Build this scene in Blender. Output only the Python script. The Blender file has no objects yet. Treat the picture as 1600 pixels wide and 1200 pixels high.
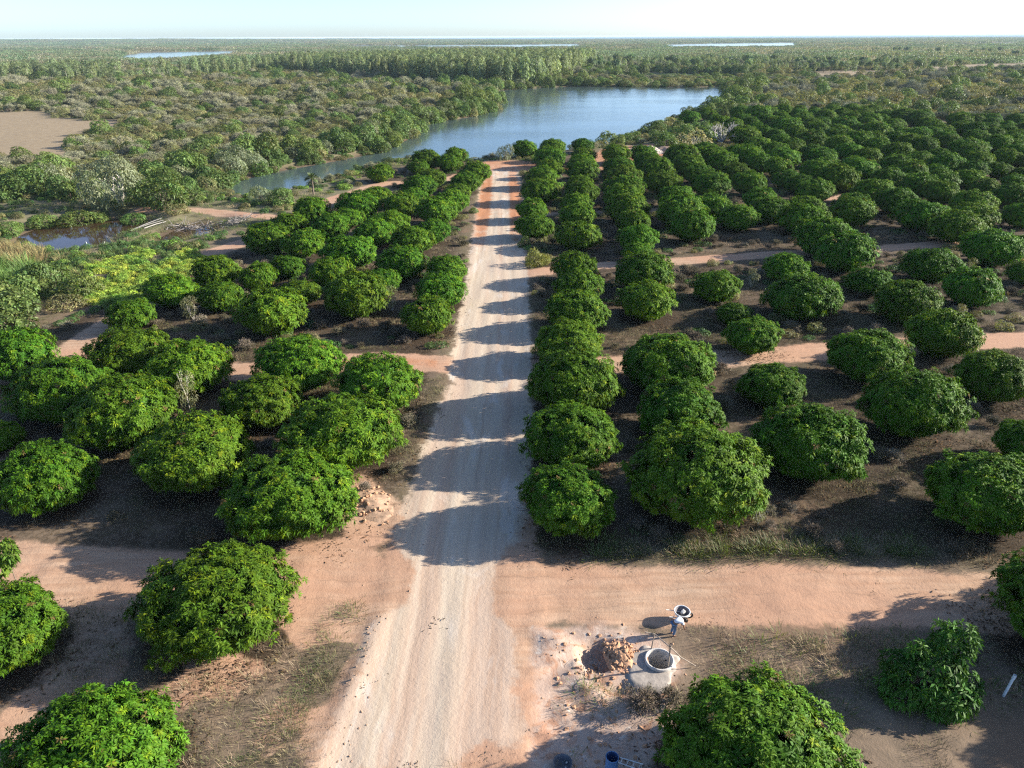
import bpy, math, random
import numpy as np
from mathutils import Matrix, Vector
MANGO_RIGHT = [(3.35,169.81,5.58),(9.81,172.55,5.66),(8.33,155.05,6.19),(5.69,133.15,5.62),(4.84,119.99,6.17),(3.12,107.4,4.82),(3.1,96.97,5.1),(7.24,77.09,5.29),(17.21,176.69,5.16),(15.84,160.37,5.27),(14.91,150.39,5.48),(13.61,139.02,5.95),(10.25,110.75,4.74),(9.57,102.8,4.99),(8.84,91.4,5.81),(22.71,159.79,6.32),(21.15,143.4,5.97),(20.03,131.08,6.51),(18.88,120.71,6.57),(17.98,112.99,6.18),(17.26,105.44,6.09),(17.08,98.66,4.77),(16.29,89.97,5.04),(15.56,85.28,3.57),(14.3,74.4,6.31),(29.17,162.65,5.57),(27.95,150.01,5.93),(27.5,139.75,6.27),(26.46,126.14,6.35),(26.49,115.03,5.42),(24.44,103.19,6.36),(24.12,94.53,6.36),(35.98,155.21,6.86),(35.33,144.57,6.41),(34.98,136.6,5.61),(34.03,123.45,6.15),(32.23,101.12,5.44),(21.41,70.84,5.04),(42.53,157.03,6.35),(43.02,149.61,5.68),(42.15,137.31,5.34),(41.32,125.81,5.54),(49.28,153.65,6.66),(50.12,148.13,5.55),(58.54,187.36,7.41),(57.02,170.15,6.32),(79.7,242.36,7.84),(75.73,249.0,6.48),(55.79,234.52,5.83),(63.97,245.72,5.66),(93.15,257.23,6.17),(98.31,257.56,5.33),(88.48,228.66,6.21),(86.55,215.92,5.86),(104.29,259.98,4.52),(111.34,261.71,5.33),(96.56,231.94,6.6),(96.28,215.56,7.11),(115.73,257.1,6.0),(119.23,250.59,6.96),(111.58,239.41,5.58),(107.74,225.29,6.29),(121.28,233.51,8.18),(130.14,237.58,5.37),(122.4,227.0,6.54),(119.78,216.03,5.55),(134.73,227.18,5.73),(139.2,225.57,5.64),(140.18,219.21,5.12),(128.86,213.13,4.74),(151.4,222.37,4.78),(121.52,195.58,6.37),(123.88,191.94,5.64),(127.52,187.32,5.43),(76.43,207.78,8.04),(68.58,193.0,5.03),(73.6,181.77,7.6),(82.91,188.73,7.49),(92.91,191.17,8.05),(106.56,210.04,5.83),(101.33,186.79,7.72),(115.56,200.56,5.74),(115.6,184.9,5.77),(81.94,174.7,6.9),(75.12,169.8,6.24),(73.84,160.68,6.16),(93.34,173.96,6.44),(94.81,170.11,6.0),(105.12,178.27,5.39),(101.49,164.76,7.18),(113.44,172.46,6.35),(117.04,171.4,5.0),(83.43,168.06,5.81),(83.83,159.99,6.0),(64.79,153.94,5.99),(57.0,153.61,7.08),(75.42,155.76,5.44),(91.36,157.62,5.07),(65.75,138.58,7.12),(74.86,142.21,6.27),(85.09,143.84,6.18),(94.46,148.31,5.36),(104.02,153.84,5.45),(106.09,152.1,4.02),(58.01,137.92,6.09),(51.81,142.03,5.42),(73.34,133.79,6.1),(79.9,137.05,4.67),(88.87,140.45,4.69),(94.39,141.21,4.64),(97.64,139.75,3.51),(57.77,128.08,6.68),(49.65,131.15,5.03),(50.5,126.52,5.05),(72.05,136.3,4.96),(69.29,122.96,6.01),(89.43,128.74,4.42),(79.14,121.09,4.81),(50.04,119.01,5.73),(70.35,117.48,5.51),(80.32,115.42,5.57),(59.36,110.39,5.69),(69.65,107.77,6.01),(48.99,102.25,6.35),(57.91,100.14,6.58),(59.04,93.77,6.4),(40.36,97.85,6.48),(39.24,87.93,6.88),(57.45,83.47,6.58),(38.94,80.95,6.89),(47.08,77.22,6.22),(65.24,88.77,3.42),(30.84,76.79,5.0),(38.2,72.79,4.74),(46.76,68.98,5.87),(6.83,70.58,5.17),(6.06,62.93,5.89),(4.74,55.48,5.41),(4.58,46.96,6.27),(3.8,39.71,5.71),(3.21,33.03,5.58),(13.2,65.9,5.81),(21.25,64.15,3.44),(11.91,49.95,7.01),(20.99,57.23,4.48),(11.42,42.89,6.37),(19.48,47.55,5.27),(28.29,66.24,7.43),(37.9,64.56,5.85),(56.74,75.93,3.58),(36.97,56.45,5.99),(28.27,51.69,6.25),(27.64,43.07,6.45),(36.5,48.22,5.78),(18.47,38.15,7.35),(10.55,34.57,7.45),(26.69,32.98,7.01),(25.22,23.81,6.94),(33.37,39.12,4.47),(8.64,17.12,7.05)]
MANGO_LEFT = [(-30.91,52.75,6.19),(-25.2,50.42,6.04),(-16.72,50.84,6.52),(-40.63,53.28,5.78),(-32.84,46.16,6.68),(-26.23,42.35,6.84),(-17.89,44.79,5.39),(-19.66,37.42,6.67),(-34.63,41.37,2.89),(-27.62,35.27,5.42),(-12.7,33.06,7.42),(-9.85,47.06,6.26),(-10.95,39.66,7.42),(-13.77,25.12,7.04),(-22.72,23.36,5.34),(-15.11,17.14,6.15),(-7.06,137.84,6.04),(-11.87,160.45,5.0),(-12.56,151.28,5.26),(-17.67,153.52,6.11),(-18.56,147.19,4.6),(-24.99,139.46,5.31),(-14.76,133.84,5.39),(-8.01,128.84,5.22),(-15.77,125.23,5.83),(-9.28,122.42,4.55),(-9.62,112.76,5.62),(-16.1,116.99,4.75),(-22.3,119.19,4.8),(-16.89,109.97,5.26),(-23.29,109.11,6.32),(-10.85,105.37,6.03),(-29.95,107.13,5.22),(-23.82,104.26,4.23),(-16.98,98.45,5.63),(-30.49,97.33,5.26),(-24.82,96.41,5.11),(-18.28,93.5,5.03),(-10.69,94.99,4.64),(-12.6,89.54,5.04),(-31.37,89.92,5.49),(-26.1,87.95,5.15),(-19.22,83.09,6.0),(-12.58,79.31,5.83),(-7.19,77.92,4.63),(-25.73,79.32,4.11),(-19.91,76.16,4.99),(-27.66,74.98,4.41),(-14.08,74.31,4.12),(-7.18,69.59,5.24),(-22.15,70.18,4.48),(-15.44,66.99,6.6),(-22.32,62.64,6.77),(-7.86,62.26,5.23),(-32.95,76.5,5.21),(-34.95,70.33,5.49),(-29.64,68.75,4.64),(-36.27,63.81,4.41)]
ROAD_L = [(-7.63,17.87),(-7.15,20.76),(-6.65,23.13),(-6.38,25.87),(-6.48,29.57),(-6.28,33.34),(-5.95,40.78),(-5.69,45.2),(-4.95,50.77),(-5.12,63.37),(-4.98,75.3),(-5.32,93.95),(-5.49,119.08),(-5.72,143.45),(-5.86,158.95)]
ROAD_R = [(1.44,17.82),(1.13,20.71),(0.93,24.79),(0.81,28.53),(0.81,33.28),(1.53,50.69),(1.62,63.28),(1.75,75.19),(1.73,93.81),(1.85,118.91),(1.71,143.24),(1.34,158.73)]
TRACKS = [('near_left',2.0,[(-36.14,30.21),(-27.17,29.63),(-21.8,29.08),(-16.51,28.41),(-10.49,28.04),(-5.31,28.33)]),('near_right',2.1,[(0.27,27.59),(6.32,27.09),(12.7,27.13),(20.48,26.76),(24.91,26.29),(33.83,25.8)]),('middle_left',1.7,[(-4.32,54.55),(-11.01,55.82),(-14.27,55.59),(-18.15,53.69),(-22.44,53.74),(-27.15,54.83),(-33.39,56.5),(-39.38,58.26),(-41.24,56.6),(-42.09,52.73)]),('middle_right',1.7,[(1.08,54.1),(8.68,54.66),(18.21,55.87),(29.52,57.82),(37.46,58.89),(46.51,59.52),(65.38,61.12)]),('third_right',1.4,[(1.56,80.38),(10.16,83.6),(20.62,85.32),(32.54,87.97),(41.32,89.6),(50.39,91.29),(60.14,93.68),(79.0,96.02)]),('fourth_right',1.2,[(1.63,110.92),(12.71,112.01),(30.1,115.32),(42.16,117.46),(54.63,122.28),(59.57,124.87)]),('orchard_side',2.2,[(-41.24,56.6),(-39.38,58.26),(-39.14,63.33),(-38.83,71.97),(-38.89,90.16),(-35.47,97.57),(-33.81,105.78),(-30.57,123.29),(-24.12,137.85),(-13.39,140.21),(-7.11,152.43)]),('pale_bank',1.4,[(-60.83,116.45),(-51.69,115.77),(-44.6,113.29),(-35.38,109.56),(-31.75,110.78)])]
LAKE = [(-56.32,138.29),(-55.4,146.96),(-50.28,158.16),(-41.39,170.96),(-32.05,186.97),(-28.75,211.8),(-28.06,242.03),(-23.77,259.2),(-15.52,269.51),(-8.14,293.24),(-5.37,321.68),(-7.86,364.08),(-10.02,403.67),(0.81,420.53),(37.73,442.61),(73.21,434.07),(100.39,426.39),(120.06,436.09),(137.09,478.86),(151.13,522.91),(153.82,548.56),(162.56,556.88),(157.03,522.35),(136.45,465.45),(115.64,409.38),(103.04,356.88),(89.99,310.14),(73.81,288.92),(58.22,261.6),(41.84,228.69),(33.74,206.65),(28.45,194.08),(21.36,187.36),(8.23,183.41),(0.27,177.41),(-4.89,168.88),(-9.22,167.19),(-14.55,170.11),(-23.83,173.25),(-28.7,166.0),(-32.89,157.65),(-37.64,143.03),(-41.65,134.83),(-45.16,130.8),(-48.29,129.74),(-52.83,132.73)]
LAGOON = [(76.95,538.44),(113.7,522.35),(152.27,526.96),(166.55,570.83),(121.62,606.73),(87.23,594.37)]
FAR_LAKE = [(-509.38,1010.9),(-671.24,1363.12),(-741.36,1600.64),(-685.47,1688.96),(-590.17,1700.38),(-495.26,1424.81),(-436.34,1152.36),(-425.41,946.75)]
FAR_STRIP_A = [(-573.8,2794.97),(-216.68,2735.61),(252.73,2886.04),(188.48,2149.59),(137.63,1926.69),(-161.02,2029.17),(-430.94,2182.79)]
FAR_STRIP_B = [(485.12,2507.9),(720.83,2834.1),(1094.66,3040.8),(710.78,1947.97),(516.7,1796.62),(379.78,1843.6)]
FAR_STRIP_C = [(374.11,1140.52),(403.65,1134.23),(356.18,1004.06),(332.89,1008.42)]
FAR_STRIP_D = [(1134.47,2117.38),(1384.84,2353.56),(1705.25,2643.7),(1451.65,2220.51),(1180.82,1950.66),(1073.62,1929.33)]
POND = [(-70.7,99.64),(-72.45,105.17),(-71.16,109.52),(-68.01,112.85),(-63.31,113.63),(-59.27,112.23),(-56.39,107.99),(-58.0,102.62),(-56.4,97.65),(-59.45,95.4),(-63.18,95.79),(-65.98,97.83),(-68.28,96.21)]
PUDDLE = [(-50.75,101.02),(-50.63,105.5),(-48.36,109.46),(-46.37,109.42),(-44.65,105.38),(-46.21,101.66),(-48.52,98.87)]
FIELD = [(-212.2,273.23),(-193.12,286.63),(-182.88,293.82),(-152.37,257.33),(-134.61,252.45),(-117.88,233.22),(-125.71,223.66),(-116.04,195.39),(-104.77,173.05),(-111.55,169.42),(-121.41,175.58),(-138.61,174.15)]
FIELD_FAR = [(215.28,588.6),(299.42,601.47),(411.62,711.28),(507.54,731.64),(417.22,599.29),(343.13,574.25),(274.23,514.88),(212.65,521.02)]
CLAY = [(0.99,24.79),(2.97,25.18),(6.23,24.76),(7.51,23.04),(6.28,19.76),(4.99,17.54),(0.65,17.44)]
BARE_LEFT = [(-13.06,31.2),(-8.7,32.29),(-6.22,30.08),(-6.23,25.87),(-7.15,25.05),(-10.25,25.89),(-12.29,28.62)]
SPOIL_ZONE = [(-11.38,37.82),(-9.28,38.54),(-6.12,34.7),(-6.17,32.27),(-7.33,30.62),(-9.54,31.18)]
CLEARING = [(-8.61,155.69),(-5.52,166.03),(4.53,163.89),(5.66,155.26),(13.77,155.01),(22.47,183.38),(40.51,194.56),(38.04,174.3),(21.87,154.77),(12.95,145.06)]
YELLOW_WEEDS = [(-48.92,76.44),(-51.73,84.39),(-49.47,89.75),(-42.15,92.07),(-38.42,87.21),(-37.26,78.1),(-39.1,70.37),(-42.99,69.26)]
REEDS = [(-66.67,83.58),(-63.37,85.68),(-58.46,84.78),(-53.51,78.37),(-53.61,74.95),(-58.53,71.86)]
TALL_DRY = [(-75.6,93.98),(-67.56,93.5),(-62.84,92.77),(-59.03,88.44),(-57.9,84.5),(-62.31,84.04),(-68.24,83.61)]
WET_GREEN = [(-60.69,90.56),(-52.1,95.17),(-44.43,97.75),(-40.08,93.31),(-41.4,90.21),(-49.04,88.85),(-49.44,83.29),(-54.19,80.81)]
LEFT_THICKET = [(-62.98,76.21),(-55.71,80.83),(-49.36,80.23),(-45.14,71.66),(-43.66,65.96),(-43.87,61.0),(-51.16,59.58)]
CREEK_MID = [(-59.27,134.07),(-54.99,137.01),(-49.51,140.69),(-40.84,156.28),(-30.36,176.4),(-20.8,204.7),(-11.3,227.66),(0.44,252.05)]
POND_ZONE = [(-99.72,121.81),(-80.53,122.39),(-69.5,120.08),(-60.22,120.88),(-45.74,88.79),(-75.59,89.33)]
MARSH = [(-61.1,88.48),(-50.22,91.29),(-40.2,93.63),(-37.91,88.65),(-38.01,81.8),(-37.27,71.54),(-38.13,65.01),(-45.74,69.68),(-54.27,77.21)]
GROVE_FRONT = [(-437.75,558.19),(-346.88,524.77),(-275.43,475.26),(-231.83,492.07),(-205.07,553.49),(-194.24,623.02),(-127.5,554.89),(-61.63,470.47),(-20.93,435.86),(0.82,422.81),(17.28,438.65)]
SPOT = {'person': (7.4, 24.47), 'barrow': (7.94, 25.15), 'well': (6.48, 22.9), 'pole_a': (6.27, 23.63), 'pole_b': (6.78, 22.54), 'pole_end': (7.77, 22.68), 'heap': (4.48, 23.28), 'pit': (3.83, 23.35), 'drum': (3.68, 17.68), 'tub': (1.86, 17.93), 'frame': (4.45, 17.94), 'pvc': (20.57, 20.97), 'stake': (20.5, 22.74), 'sapling': (-23.63, 45.97), 'sandA': (33.14, 176.53), 'sandB': (37.35, 178.5), 'sandC': (29.34, 176.66), 'spoil': (-8.53, 34.98), 'bare': (53.81, 189.18), 'lacy': (44.25, 178.26), 'yellowbush': (3.02, 83.72), 'greenbush': (1.79, 92.52), 'bigwillow': (-65.17, 119.98), 'logs': (-55.11, 109.56), 'birdA': (-59.47, 98.04), 'birdB': (-57.03, 97.99), 'birdC': (-56.4, 95.59), 'birdD': (-56.05, 95.58), 'birdE': (-55.78, 95.91), 'birdF': (-64.62, 95.74), 'palmA': (-34.85, 127.22), 'silverA': (-41.86, 120.44), 'roundA': (-37.68, 119.34), 'shoreA': (-1.19, 165.89), 'youngtree': (17.21, 21.09), 'branch': (2.62, 34.63), 'stump': (9.87, 48.7), 'gA': (-71.51, 105.37), 'gB': (-67.61, 106.9), 'gC': (-65.32, 110.21), 'gD': (-58.67, 107.95), 'gE': (-73.46, 100.46)}
CAM_R = (0.999988, -0.002199, -0.004491)
CAM_U = (0.005, 0.439742, 0.89811)
CAM_F = (0.0, 0.898121, -0.439747)

rng = np.random.default_rng(7)
random.seed(7)
S = bpy.context.scene
COL = S.collection

# ------------------------------------------------------------------ camera
CAM_H = 25.0
cam_d = bpy.data.cameras.new("camera"); cam = bpy.data.objects.new("camera", cam_d); COL.objects.link(cam)
cam_d.sensor_width = 36.0; cam_d.lens = 36.0 * 1109 / 1600
cam_d.clip_start = 0.1; cam_d.clip_end = 200000
_r, _u, _f = CAM_R, CAM_U, CAM_F
cam.matrix_world = Matrix(((_r[0], _u[0], -_f[0], 0), (_r[1], _u[1], -_f[1], 0), (_r[2], _u[2], -_f[2], CAM_H), (0, 0, 0, 1)))
S.camera = cam

# ------------------------------------------------------------------ sky, sun, exposure
SUN_EL, SUN_AZ = 20.0, 9.0          # degrees above the horizon; degrees ahead of due right (+X towards +Y)
SUN_STRENGTH, SKY_STRENGTH, EXPOSURE = 4.6, 0.100, 1.58
world = bpy.data.worlds.new("World"); S.world = world; world.use_nodes = True
wn = world.node_tree.nodes; wl = world.node_tree.links; wn.clear()
sky = wn.new("ShaderNodeTexSky"); sky.sky_type = 'NISHITA'; sky.sun_disc = False
sky.sun_elevation = math.radians(SUN_EL); sky.sun_rotation = math.radians(90 - SUN_AZ)
sky.altitude = 20; sky.air_density = 0.6; sky.dust_density = 0.7; sky.ozone_density = 2.8
bgn = wn.new("ShaderNodeBackground"); bgn.inputs[1].default_value = SKY_STRENGTH
wo = wn.new("ShaderNodeOutputWorld"); wl.new(sky.outputs[0], bgn.inputs[0]); wl.new(bgn.outputs[0], wo.inputs[0])
sun_d = bpy.data.lights.new("sun", 'SUN'); sun_d.energy = SUN_STRENGTH; sun_d.angle = math.radians(0.5); sun_d.color = (1.0, 0.93, 0.82)
sun = bpy.data.objects.new("sun", sun_d); COL.objects.link(sun)
_sd = Vector((math.cos(math.radians(SUN_AZ)) * math.cos(math.radians(SUN_EL)), math.sin(math.radians(SUN_AZ)) * math.cos(math.radians(SUN_EL)), math.sin(math.radians(SUN_EL))))
sun.rotation_euler = _sd.to_track_quat('Z', 'Y').to_euler(); sun.location = (60, 20, 60)
S.view_settings.view_transform = 'Standard'; S.view_settings.look = 'None'
S.view_settings.exposure = EXPOSURE; S.view_settings.gamma = 1.0; S.view_settings.use_curve_mapping = False
S.render.engine = 'CYCLES'
cy = S.cycles
cy.max_bounces = 5; cy.diffuse_bounces = 3; cy.glossy_bounces = 2; cy.transmission_bounces = 3; cy.volume_bounces = 2; cy.transparent_max_bounces = 6
cy.caustics_reflective = False; cy.caustics_refractive = False; cy.sample_clamp_indirect = 6.0
cy.use_denoising = False; S.render.filter_size = 1.25; cy.filter_width = 1.25
HAZE_DENSITY = 0.6e-4

# ------------------------------------------------------------------ helpers
def tag(o, label=None, cat=None, group=None, kind=None):
    if label: o["label"] = label
    if cat: o["category"] = cat
    if group: o["group"] = group
    if kind: o["kind"] = kind
    return o

def mesh(name, V, F, mats=(), smooth=False, col=None, mi=None):
    """V (n,3); F a list of (m,k) index arrays; col per-vertex rgb"""
    me = bpy.data.meshes.new(name)
    V = np.asarray(V, np.float32)
    if isinstance(F, np.ndarray): F = [F]
    F = [np.asarray(f, np.int32) for f in F if len(f)]
    nl = sum(f.size for f in F); npoly = sum(len(f) for f in F)
    me.vertices.add(len(V)); me.vertices.foreach_set("co", V.ravel())
    me.loops.add(nl); me.polygons.add(npoly)
    me.loops.foreach_set("vertex_index", np.concatenate([f.ravel() for f in F]))
    tot = np.concatenate([np.full(len(f), f.shape[1], np.int32) for f in F])
    st = np.concatenate([[0], np.cumsum(tot)[:-1]]).astype(np.int32)
    me.polygons.foreach_set("loop_start", st)
    if smooth: me.polygons.foreach_set("use_smooth", np.ones(npoly, bool))
    if mi is not None: me.polygons.foreach_set("material_index", np.asarray(mi, np.int32))
    for m in mats: me.materials.append(m)
    if col is not None:
        a = me.attributes.new("tint", 'FLOAT_COLOR', 'POINT')
        c = np.ones((len(V), 4), np.float32); c[:, :3] = col; a.data.foreach_set("color", c.ravel())
    me.update(calc_edges=True)
    return me

def obj(name, me, parent=None, loc=(0, 0, 0), rotz=0.0, scale=None):
    o = bpy.data.objects.new(name, me); COL.objects.link(o)
    o.location = loc
    if rotz: o.rotation_euler = (0, 0, rotz)
    if scale is not None: o.scale = scale if hasattr(scale, '__len__') else (scale,) * 3
    if parent: o.parent = parent
    return o

def empty(name, loc, rotz=0.0, scale=None):
    o = bpy.data.objects.new(name, None); COL.objects.link(o); o.location = loc; o.rotation_euler = (0, 0, rotz)
    o.empty_display_size = 0.5
    if scale is not None: o.scale = scale if hasattr(scale, '__len__') else (scale,) * 3
    return o

def _hash(ix, iy, seed):
    h = (ix.astype(np.int64) * 374761393 + iy.astype(np.int64) * 668265263 + seed * 974711) & 0xffffffff
    h = ((h ^ (h >> 13)) * 1274126177) & 0xffffffff
    return ((h ^ (h >> 16)) & 0xffff) / 65535.0

def vnoise(x, y, seed=0):
    x = np.asarray(x, float); y = np.asarray(y, float)
    ix = np.floor(x); iy = np.floor(y); fx = x - ix; fy = y - iy
    fx = fx * fx * (3 - 2 * fx); fy = fy * fy * (3 - 2 * fy); ix = ix.astype(int); iy = iy.astype(int)
    a = _hash(ix, iy, seed); b = _hash(ix + 1, iy, seed); c = _hash(ix, iy + 1, seed); d = _hash(ix + 1, iy + 1, seed)
    return (a * (1 - fx) + b * fx) * (1 - fy) + (c * (1 - fx) + d * fx) * fy

def fbm(x, y, seed=0, oct=4):
    t = 0; amp = 0.5; s = 0
    for k in range(oct):
        t = t + amp * vnoise(np.asarray(x) * 2 ** k, np.asarray(y) * 2 ** k, seed + k * 17); s += amp; amp *= 0.5
    return t / s

def inside(px, py, poly):
    px = np.asarray(px, float); py = np.asarray(py, float); r = np.zeros(px.shape, bool); n = len(poly)
    for i in range(n):
        x1, y1 = poly[i]; x2, y2 = poly[(i + 1) % n]
        if y1 == y2: continue
        c = ((y1 > py) != (y2 > py)) & (px < (x2 - x1) * (py - y1) / (y2 - y1) + x1)
        r ^= c
    return r

def dist_line(px, py, pts, closed=False):
    px = np.asarray(px, float); py = np.asarray(py, float); best = np.full(px.shape, 1e9)
    n = len(pts)
    for i in range(n if closed else n - 1):
        x1, y1 = pts[i]; x2, y2 = pts[(i + 1) % n]; dx, dy = x2 - x1, y2 - y1; L = dx * dx + dy * dy + 1e-9
        t = np.clip(((px - x1) * dx + (py - y1) * dy) / L, 0, 1)
        best = np.minimum(best, np.hypot(px - x1 - t * dx, py - y1 - t * dy))
    return best

def sdist(px, py, poly):          # >0 outside
    d = dist_line(px, py, poly, True)
    return np.where(inside(px, py, poly), -d, d)

def smooth01(a, b, x):
    t = np.clip((x - a) / (b - a), 0, 1); return t * t * (3 - 2 * t)

# ------------------------------------------------------------------ node helpers and materials
class NT:
    def __init__(s, mat):
        mat.use_nodes = True; s.t = mat.node_tree; s.t.nodes.clear(); s.out = s.t.nodes.new("ShaderNodeOutputMaterial")
    def n(s, typ, ins=None, **props):
        nd = s.t.nodes.new(typ)
        for k, v in props.items(): setattr(nd, k, v)
        for k, v in (ins or {}).items():
            sock = nd.inputs[k]
            if isinstance(v, bpy.types.NodeSocket): s.t.links.new(v, sock)
            else: sock.default_value = v
        return nd
    def math(s, op, a, b=0.0, clamp=False):
        return s.n("ShaderNodeMath", {0: a, 1: b}, operation=op, use_clamp=clamp).outputs[0]
    def mix(s, fac, a, b, blend='MIX'):
        nd = s.n("ShaderNodeMix", data_type='RGBA', blend_type=blend)
        for i, v in ((0, fac), (6, a), (7, b)):
            if isinstance(v, bpy.types.NodeSocket): s.t.links.new(v, nd.inputs[i])
            else: nd.inputs[i].default_value = v if i == 0 else (*v, 1.0)[:4]
        return nd.outputs[2]
    def noise(s, vec, scale, detail=4.0, rough=0.6, dist=0.0):
        ins = {"Scale": scale, "Detail": detail, "Roughness": rough, "Distortion": dist}
        if vec is not None: ins["Vector"] = vec
        return s.n("ShaderNodeTexNoise", ins).outputs[0]
    def ramp(s, fac, a, b):        # clamp((fac-a)/(b-a))
        return s.n("ShaderNodeMapRange", {0: fac, 1: a, 2: b, 3: 0.0, 4: 1.0}, interpolation_type='SMOOTHSTEP').outputs[0]
    def attr(s, name, out="Color"):
        return s.n("ShaderNodeAttribute", attribute_name=name).outputs[out]

MATS = {}
def simple(name, rgb, rough=0.8, noise_scale=6.0, amount=0.25, metallic=0.0, bump=0.0, spec=0.3):
    if name in MATS: return MATS[name]
    m = bpy.data.materials.new(name); t = NT(m)
    tc = t.n("ShaderNodeTexCoord").outputs["Object"]
    f = t.noise(tc, noise_scale, 5.0, 0.65)
    lo = tuple(c * (1 - amount) for c in rgb); hi = tuple(min(1, c * (1 + amount)) for c in rgb)
    c = t.mix(t.ramp(f, 0.3, 0.7), lo, hi)
    ins = {"Base Color": c, "Roughness": rough, "Metallic": metallic, "Specular IOR Level": spec}
    if bump:
        ins["Normal"] = t.n("ShaderNodeBump", {"Strength": bump, "Distance": 0.05, "Height": f}).outputs[0]
    b = t.n("ShaderNodeBsdfPrincipled", ins); t.t.links.new(b.outputs[0], t.out.inputs[0]); MATS[name] = m
    return m

def leaf_mat(name, rough=0.42, transl=0.22, spec=0.5, var=0.25, hue=0.03, tcol=(1.6, 1.5, 0.5)):
    """base colour comes from the leaf tint of the mesh, varied a little from plant to plant"""
    m = bpy.data.materials.new(name); t = NT(m)
    tint = t.attr("tint")
    rnd = t.n("ShaderNodeObjectInfo").outputs["Random"]
    hsv = t.n("ShaderNodeHueSaturation", {"Hue": t.math('ADD', t.math('MULTIPLY', rnd, hue * 2), 0.5 - hue), "Saturation": 1.0,
              "Value": t.math('ADD', t.math('MULTIPLY', t.math('FRACT', t.math('MULTIPLY', rnd, 7.31)), var * 2), 1.0 - var), "Fac": 1.0, "Color": tint}).outputs[0]
    b = t.n("ShaderNodeBsdfPrincipled", {"Base Color": hsv, "Roughness": rough, "Specular IOR Level": spec})
    if transl > 0:
        tc = t.mix(1.0, hsv, tcol, 'MULTIPLY')
        tr = t.n("ShaderNodeBsdfTranslucent", {"Color": tc})
        mx = t.n("ShaderNodeMixShader", {0: transl, 1: b.outputs[0], 2: tr.outputs[0]})
        t.t.links.new(mx.outputs[0], t.out.inputs[0])
    else:
        t.t.links.new(b.outputs[0], t.out.inputs[0])
    return m

# ------------------------------------------------------------------ plan of the place (metres; camera stands at 0,0)
ROAD = list(ROAD_L) + list(ROAD_R)[::-1]
ROAD_C = [(0.5 * (a[0] + b[0]), 0.5 * (a[1] + b[1])) for a, b in zip(ROAD_L, ROAD_R)]
ORCH_R = [(1, 5), (2, 165), (8, 172), (20, 180), (40, 168), (52, 172), (52, 195), (68, 205), (50, 232), (60, 252), (95, 265), (115, 268), (128, 245), (160, 235), (240, 225), (240, 5)]
ORCH_L = [(-6, 5), (-6, 150), (-10, 168), (-22, 160), (-30, 143), (-20, 128), (-36, 105), (-38, 85), (-42, 70), (-55, 50), (-60, 5)]
MANGO = np.array(list(MANGO_RIGHT) + list(MANGO_LEFT))
WATERS = [LAKE, LAGOON, FAR_LAKE, FAR_STRIP_A, FAR_STRIP_B, FAR_STRIP_C, FAR_STRIP_D]
WATER_Z = -1.0

def bank(x, y, poly, wid, deep, z0):
    """ground level near a water body: shoreline at WATER_Z, rising to z0 over wid metres"""
    lo = np.min(poly, 0) - wid - 2; hi = np.max(poly, 0) + wid + 2
    m = (x > lo[0]) & (x < hi[0]) & (y > lo[1]) & (y < hi[1])
    z = z0.copy(); sdv = np.full(x.shape, 99.0)
    if m.any():
        s = sdist(x[m], y[m], poly); sdv[m] = s
        up = WATER_Z + (z0[m] - WATER_Z) * smooth01(-0.2, wid, s)
        dn = WATER_Z - deep * smooth01(0, wid * 0.5, -s)
        z[m] = np.where(s > 0, up, dn)
    return z, sdv

def terrain(x, y):
    x = np.asarray(x, float); y = np.asarray(y, float)
    near = smooth01(90, 40, np.hypot(x, y))
    z = (fbm(x / 14, y / 14, 3) - 0.5) * 0.35 + near * (fbm(x / 1.1, y / 1.1, 5) - 0.5) * 0.11
    rs = np.full(x.shape, 50.0); m = (np.abs(x + 2) < 60) & (y < 190)
    rs[m] = sdist(x[m], y[m], ROAD)
    onroad = smooth01(0.8, -0.5, rs)
    z = z * (1 - onroad) + onroad * (-0.04 + (vnoise(x * 2.3, y * 0.12, 9) - 0.5) * 0.07)
    # graded ridge of loose sand along the left edge of the near road
    dl = dist_line(x, y, ROAD_L[:4]); z = z + 0.13 * np.exp(-(dl / 0.42) ** 2) * smooth01(27.5, 25.0, y) * (0.55 + 0.6 * vnoise(x * 2, y * 0.6, 4))
    # far low ridge
    z = z + 17 * smooth01(3600, 5200, y + 0.35 * np.abs(x)) * smooth01(500, -2500, x) * (0.6 + 0.5 * vnoise(x / 900, y / 900, 12))
    # eroded clay beside the well
    cl = smooth01(1.5, -1.5, sdist(x, y, CLAY)) if np.ndim(x) else 0
    z = z + cl * (np.abs(fbm(x / 1.7, y / 1.7, 21) - 0.5) * 1.1 - 0.16)
    px, py = SPOT["pit"]; z = z - 0.75 * np.exp(-(np.hypot(x - px, y - py) / 0.75) ** 4)
    wx, wy = SPOT["well"]; wd = np.hypot(x - wx, y - wy); z = z * smooth01(1.2, 2.4, wd)
    z = z * smooth01(0.0, 1.0, np.ones_like(x))
    sds = []
    for k, w in enumerate(WATERS):
        z, s = bank(x, y, w, (3.5 if k == 0 else 25), 1.4, z); sds.append(s)
    for w in (POND, PUDDLE):
        z, s = bank(x, y, w, 5, 0.8, z); sds.append(s)
    sea = smooth01(6200, 6700, y + 0.25 * x + 500 * (vnoise(x / 700, y / 900, 31) - 0.5))
    sea = sea * smooth01(-.45, -.2, x / (y + 1))
    z = z * (1 - sea) + sea * -2.5
    return z, rs, np.min(sds, 0), cl

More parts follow.
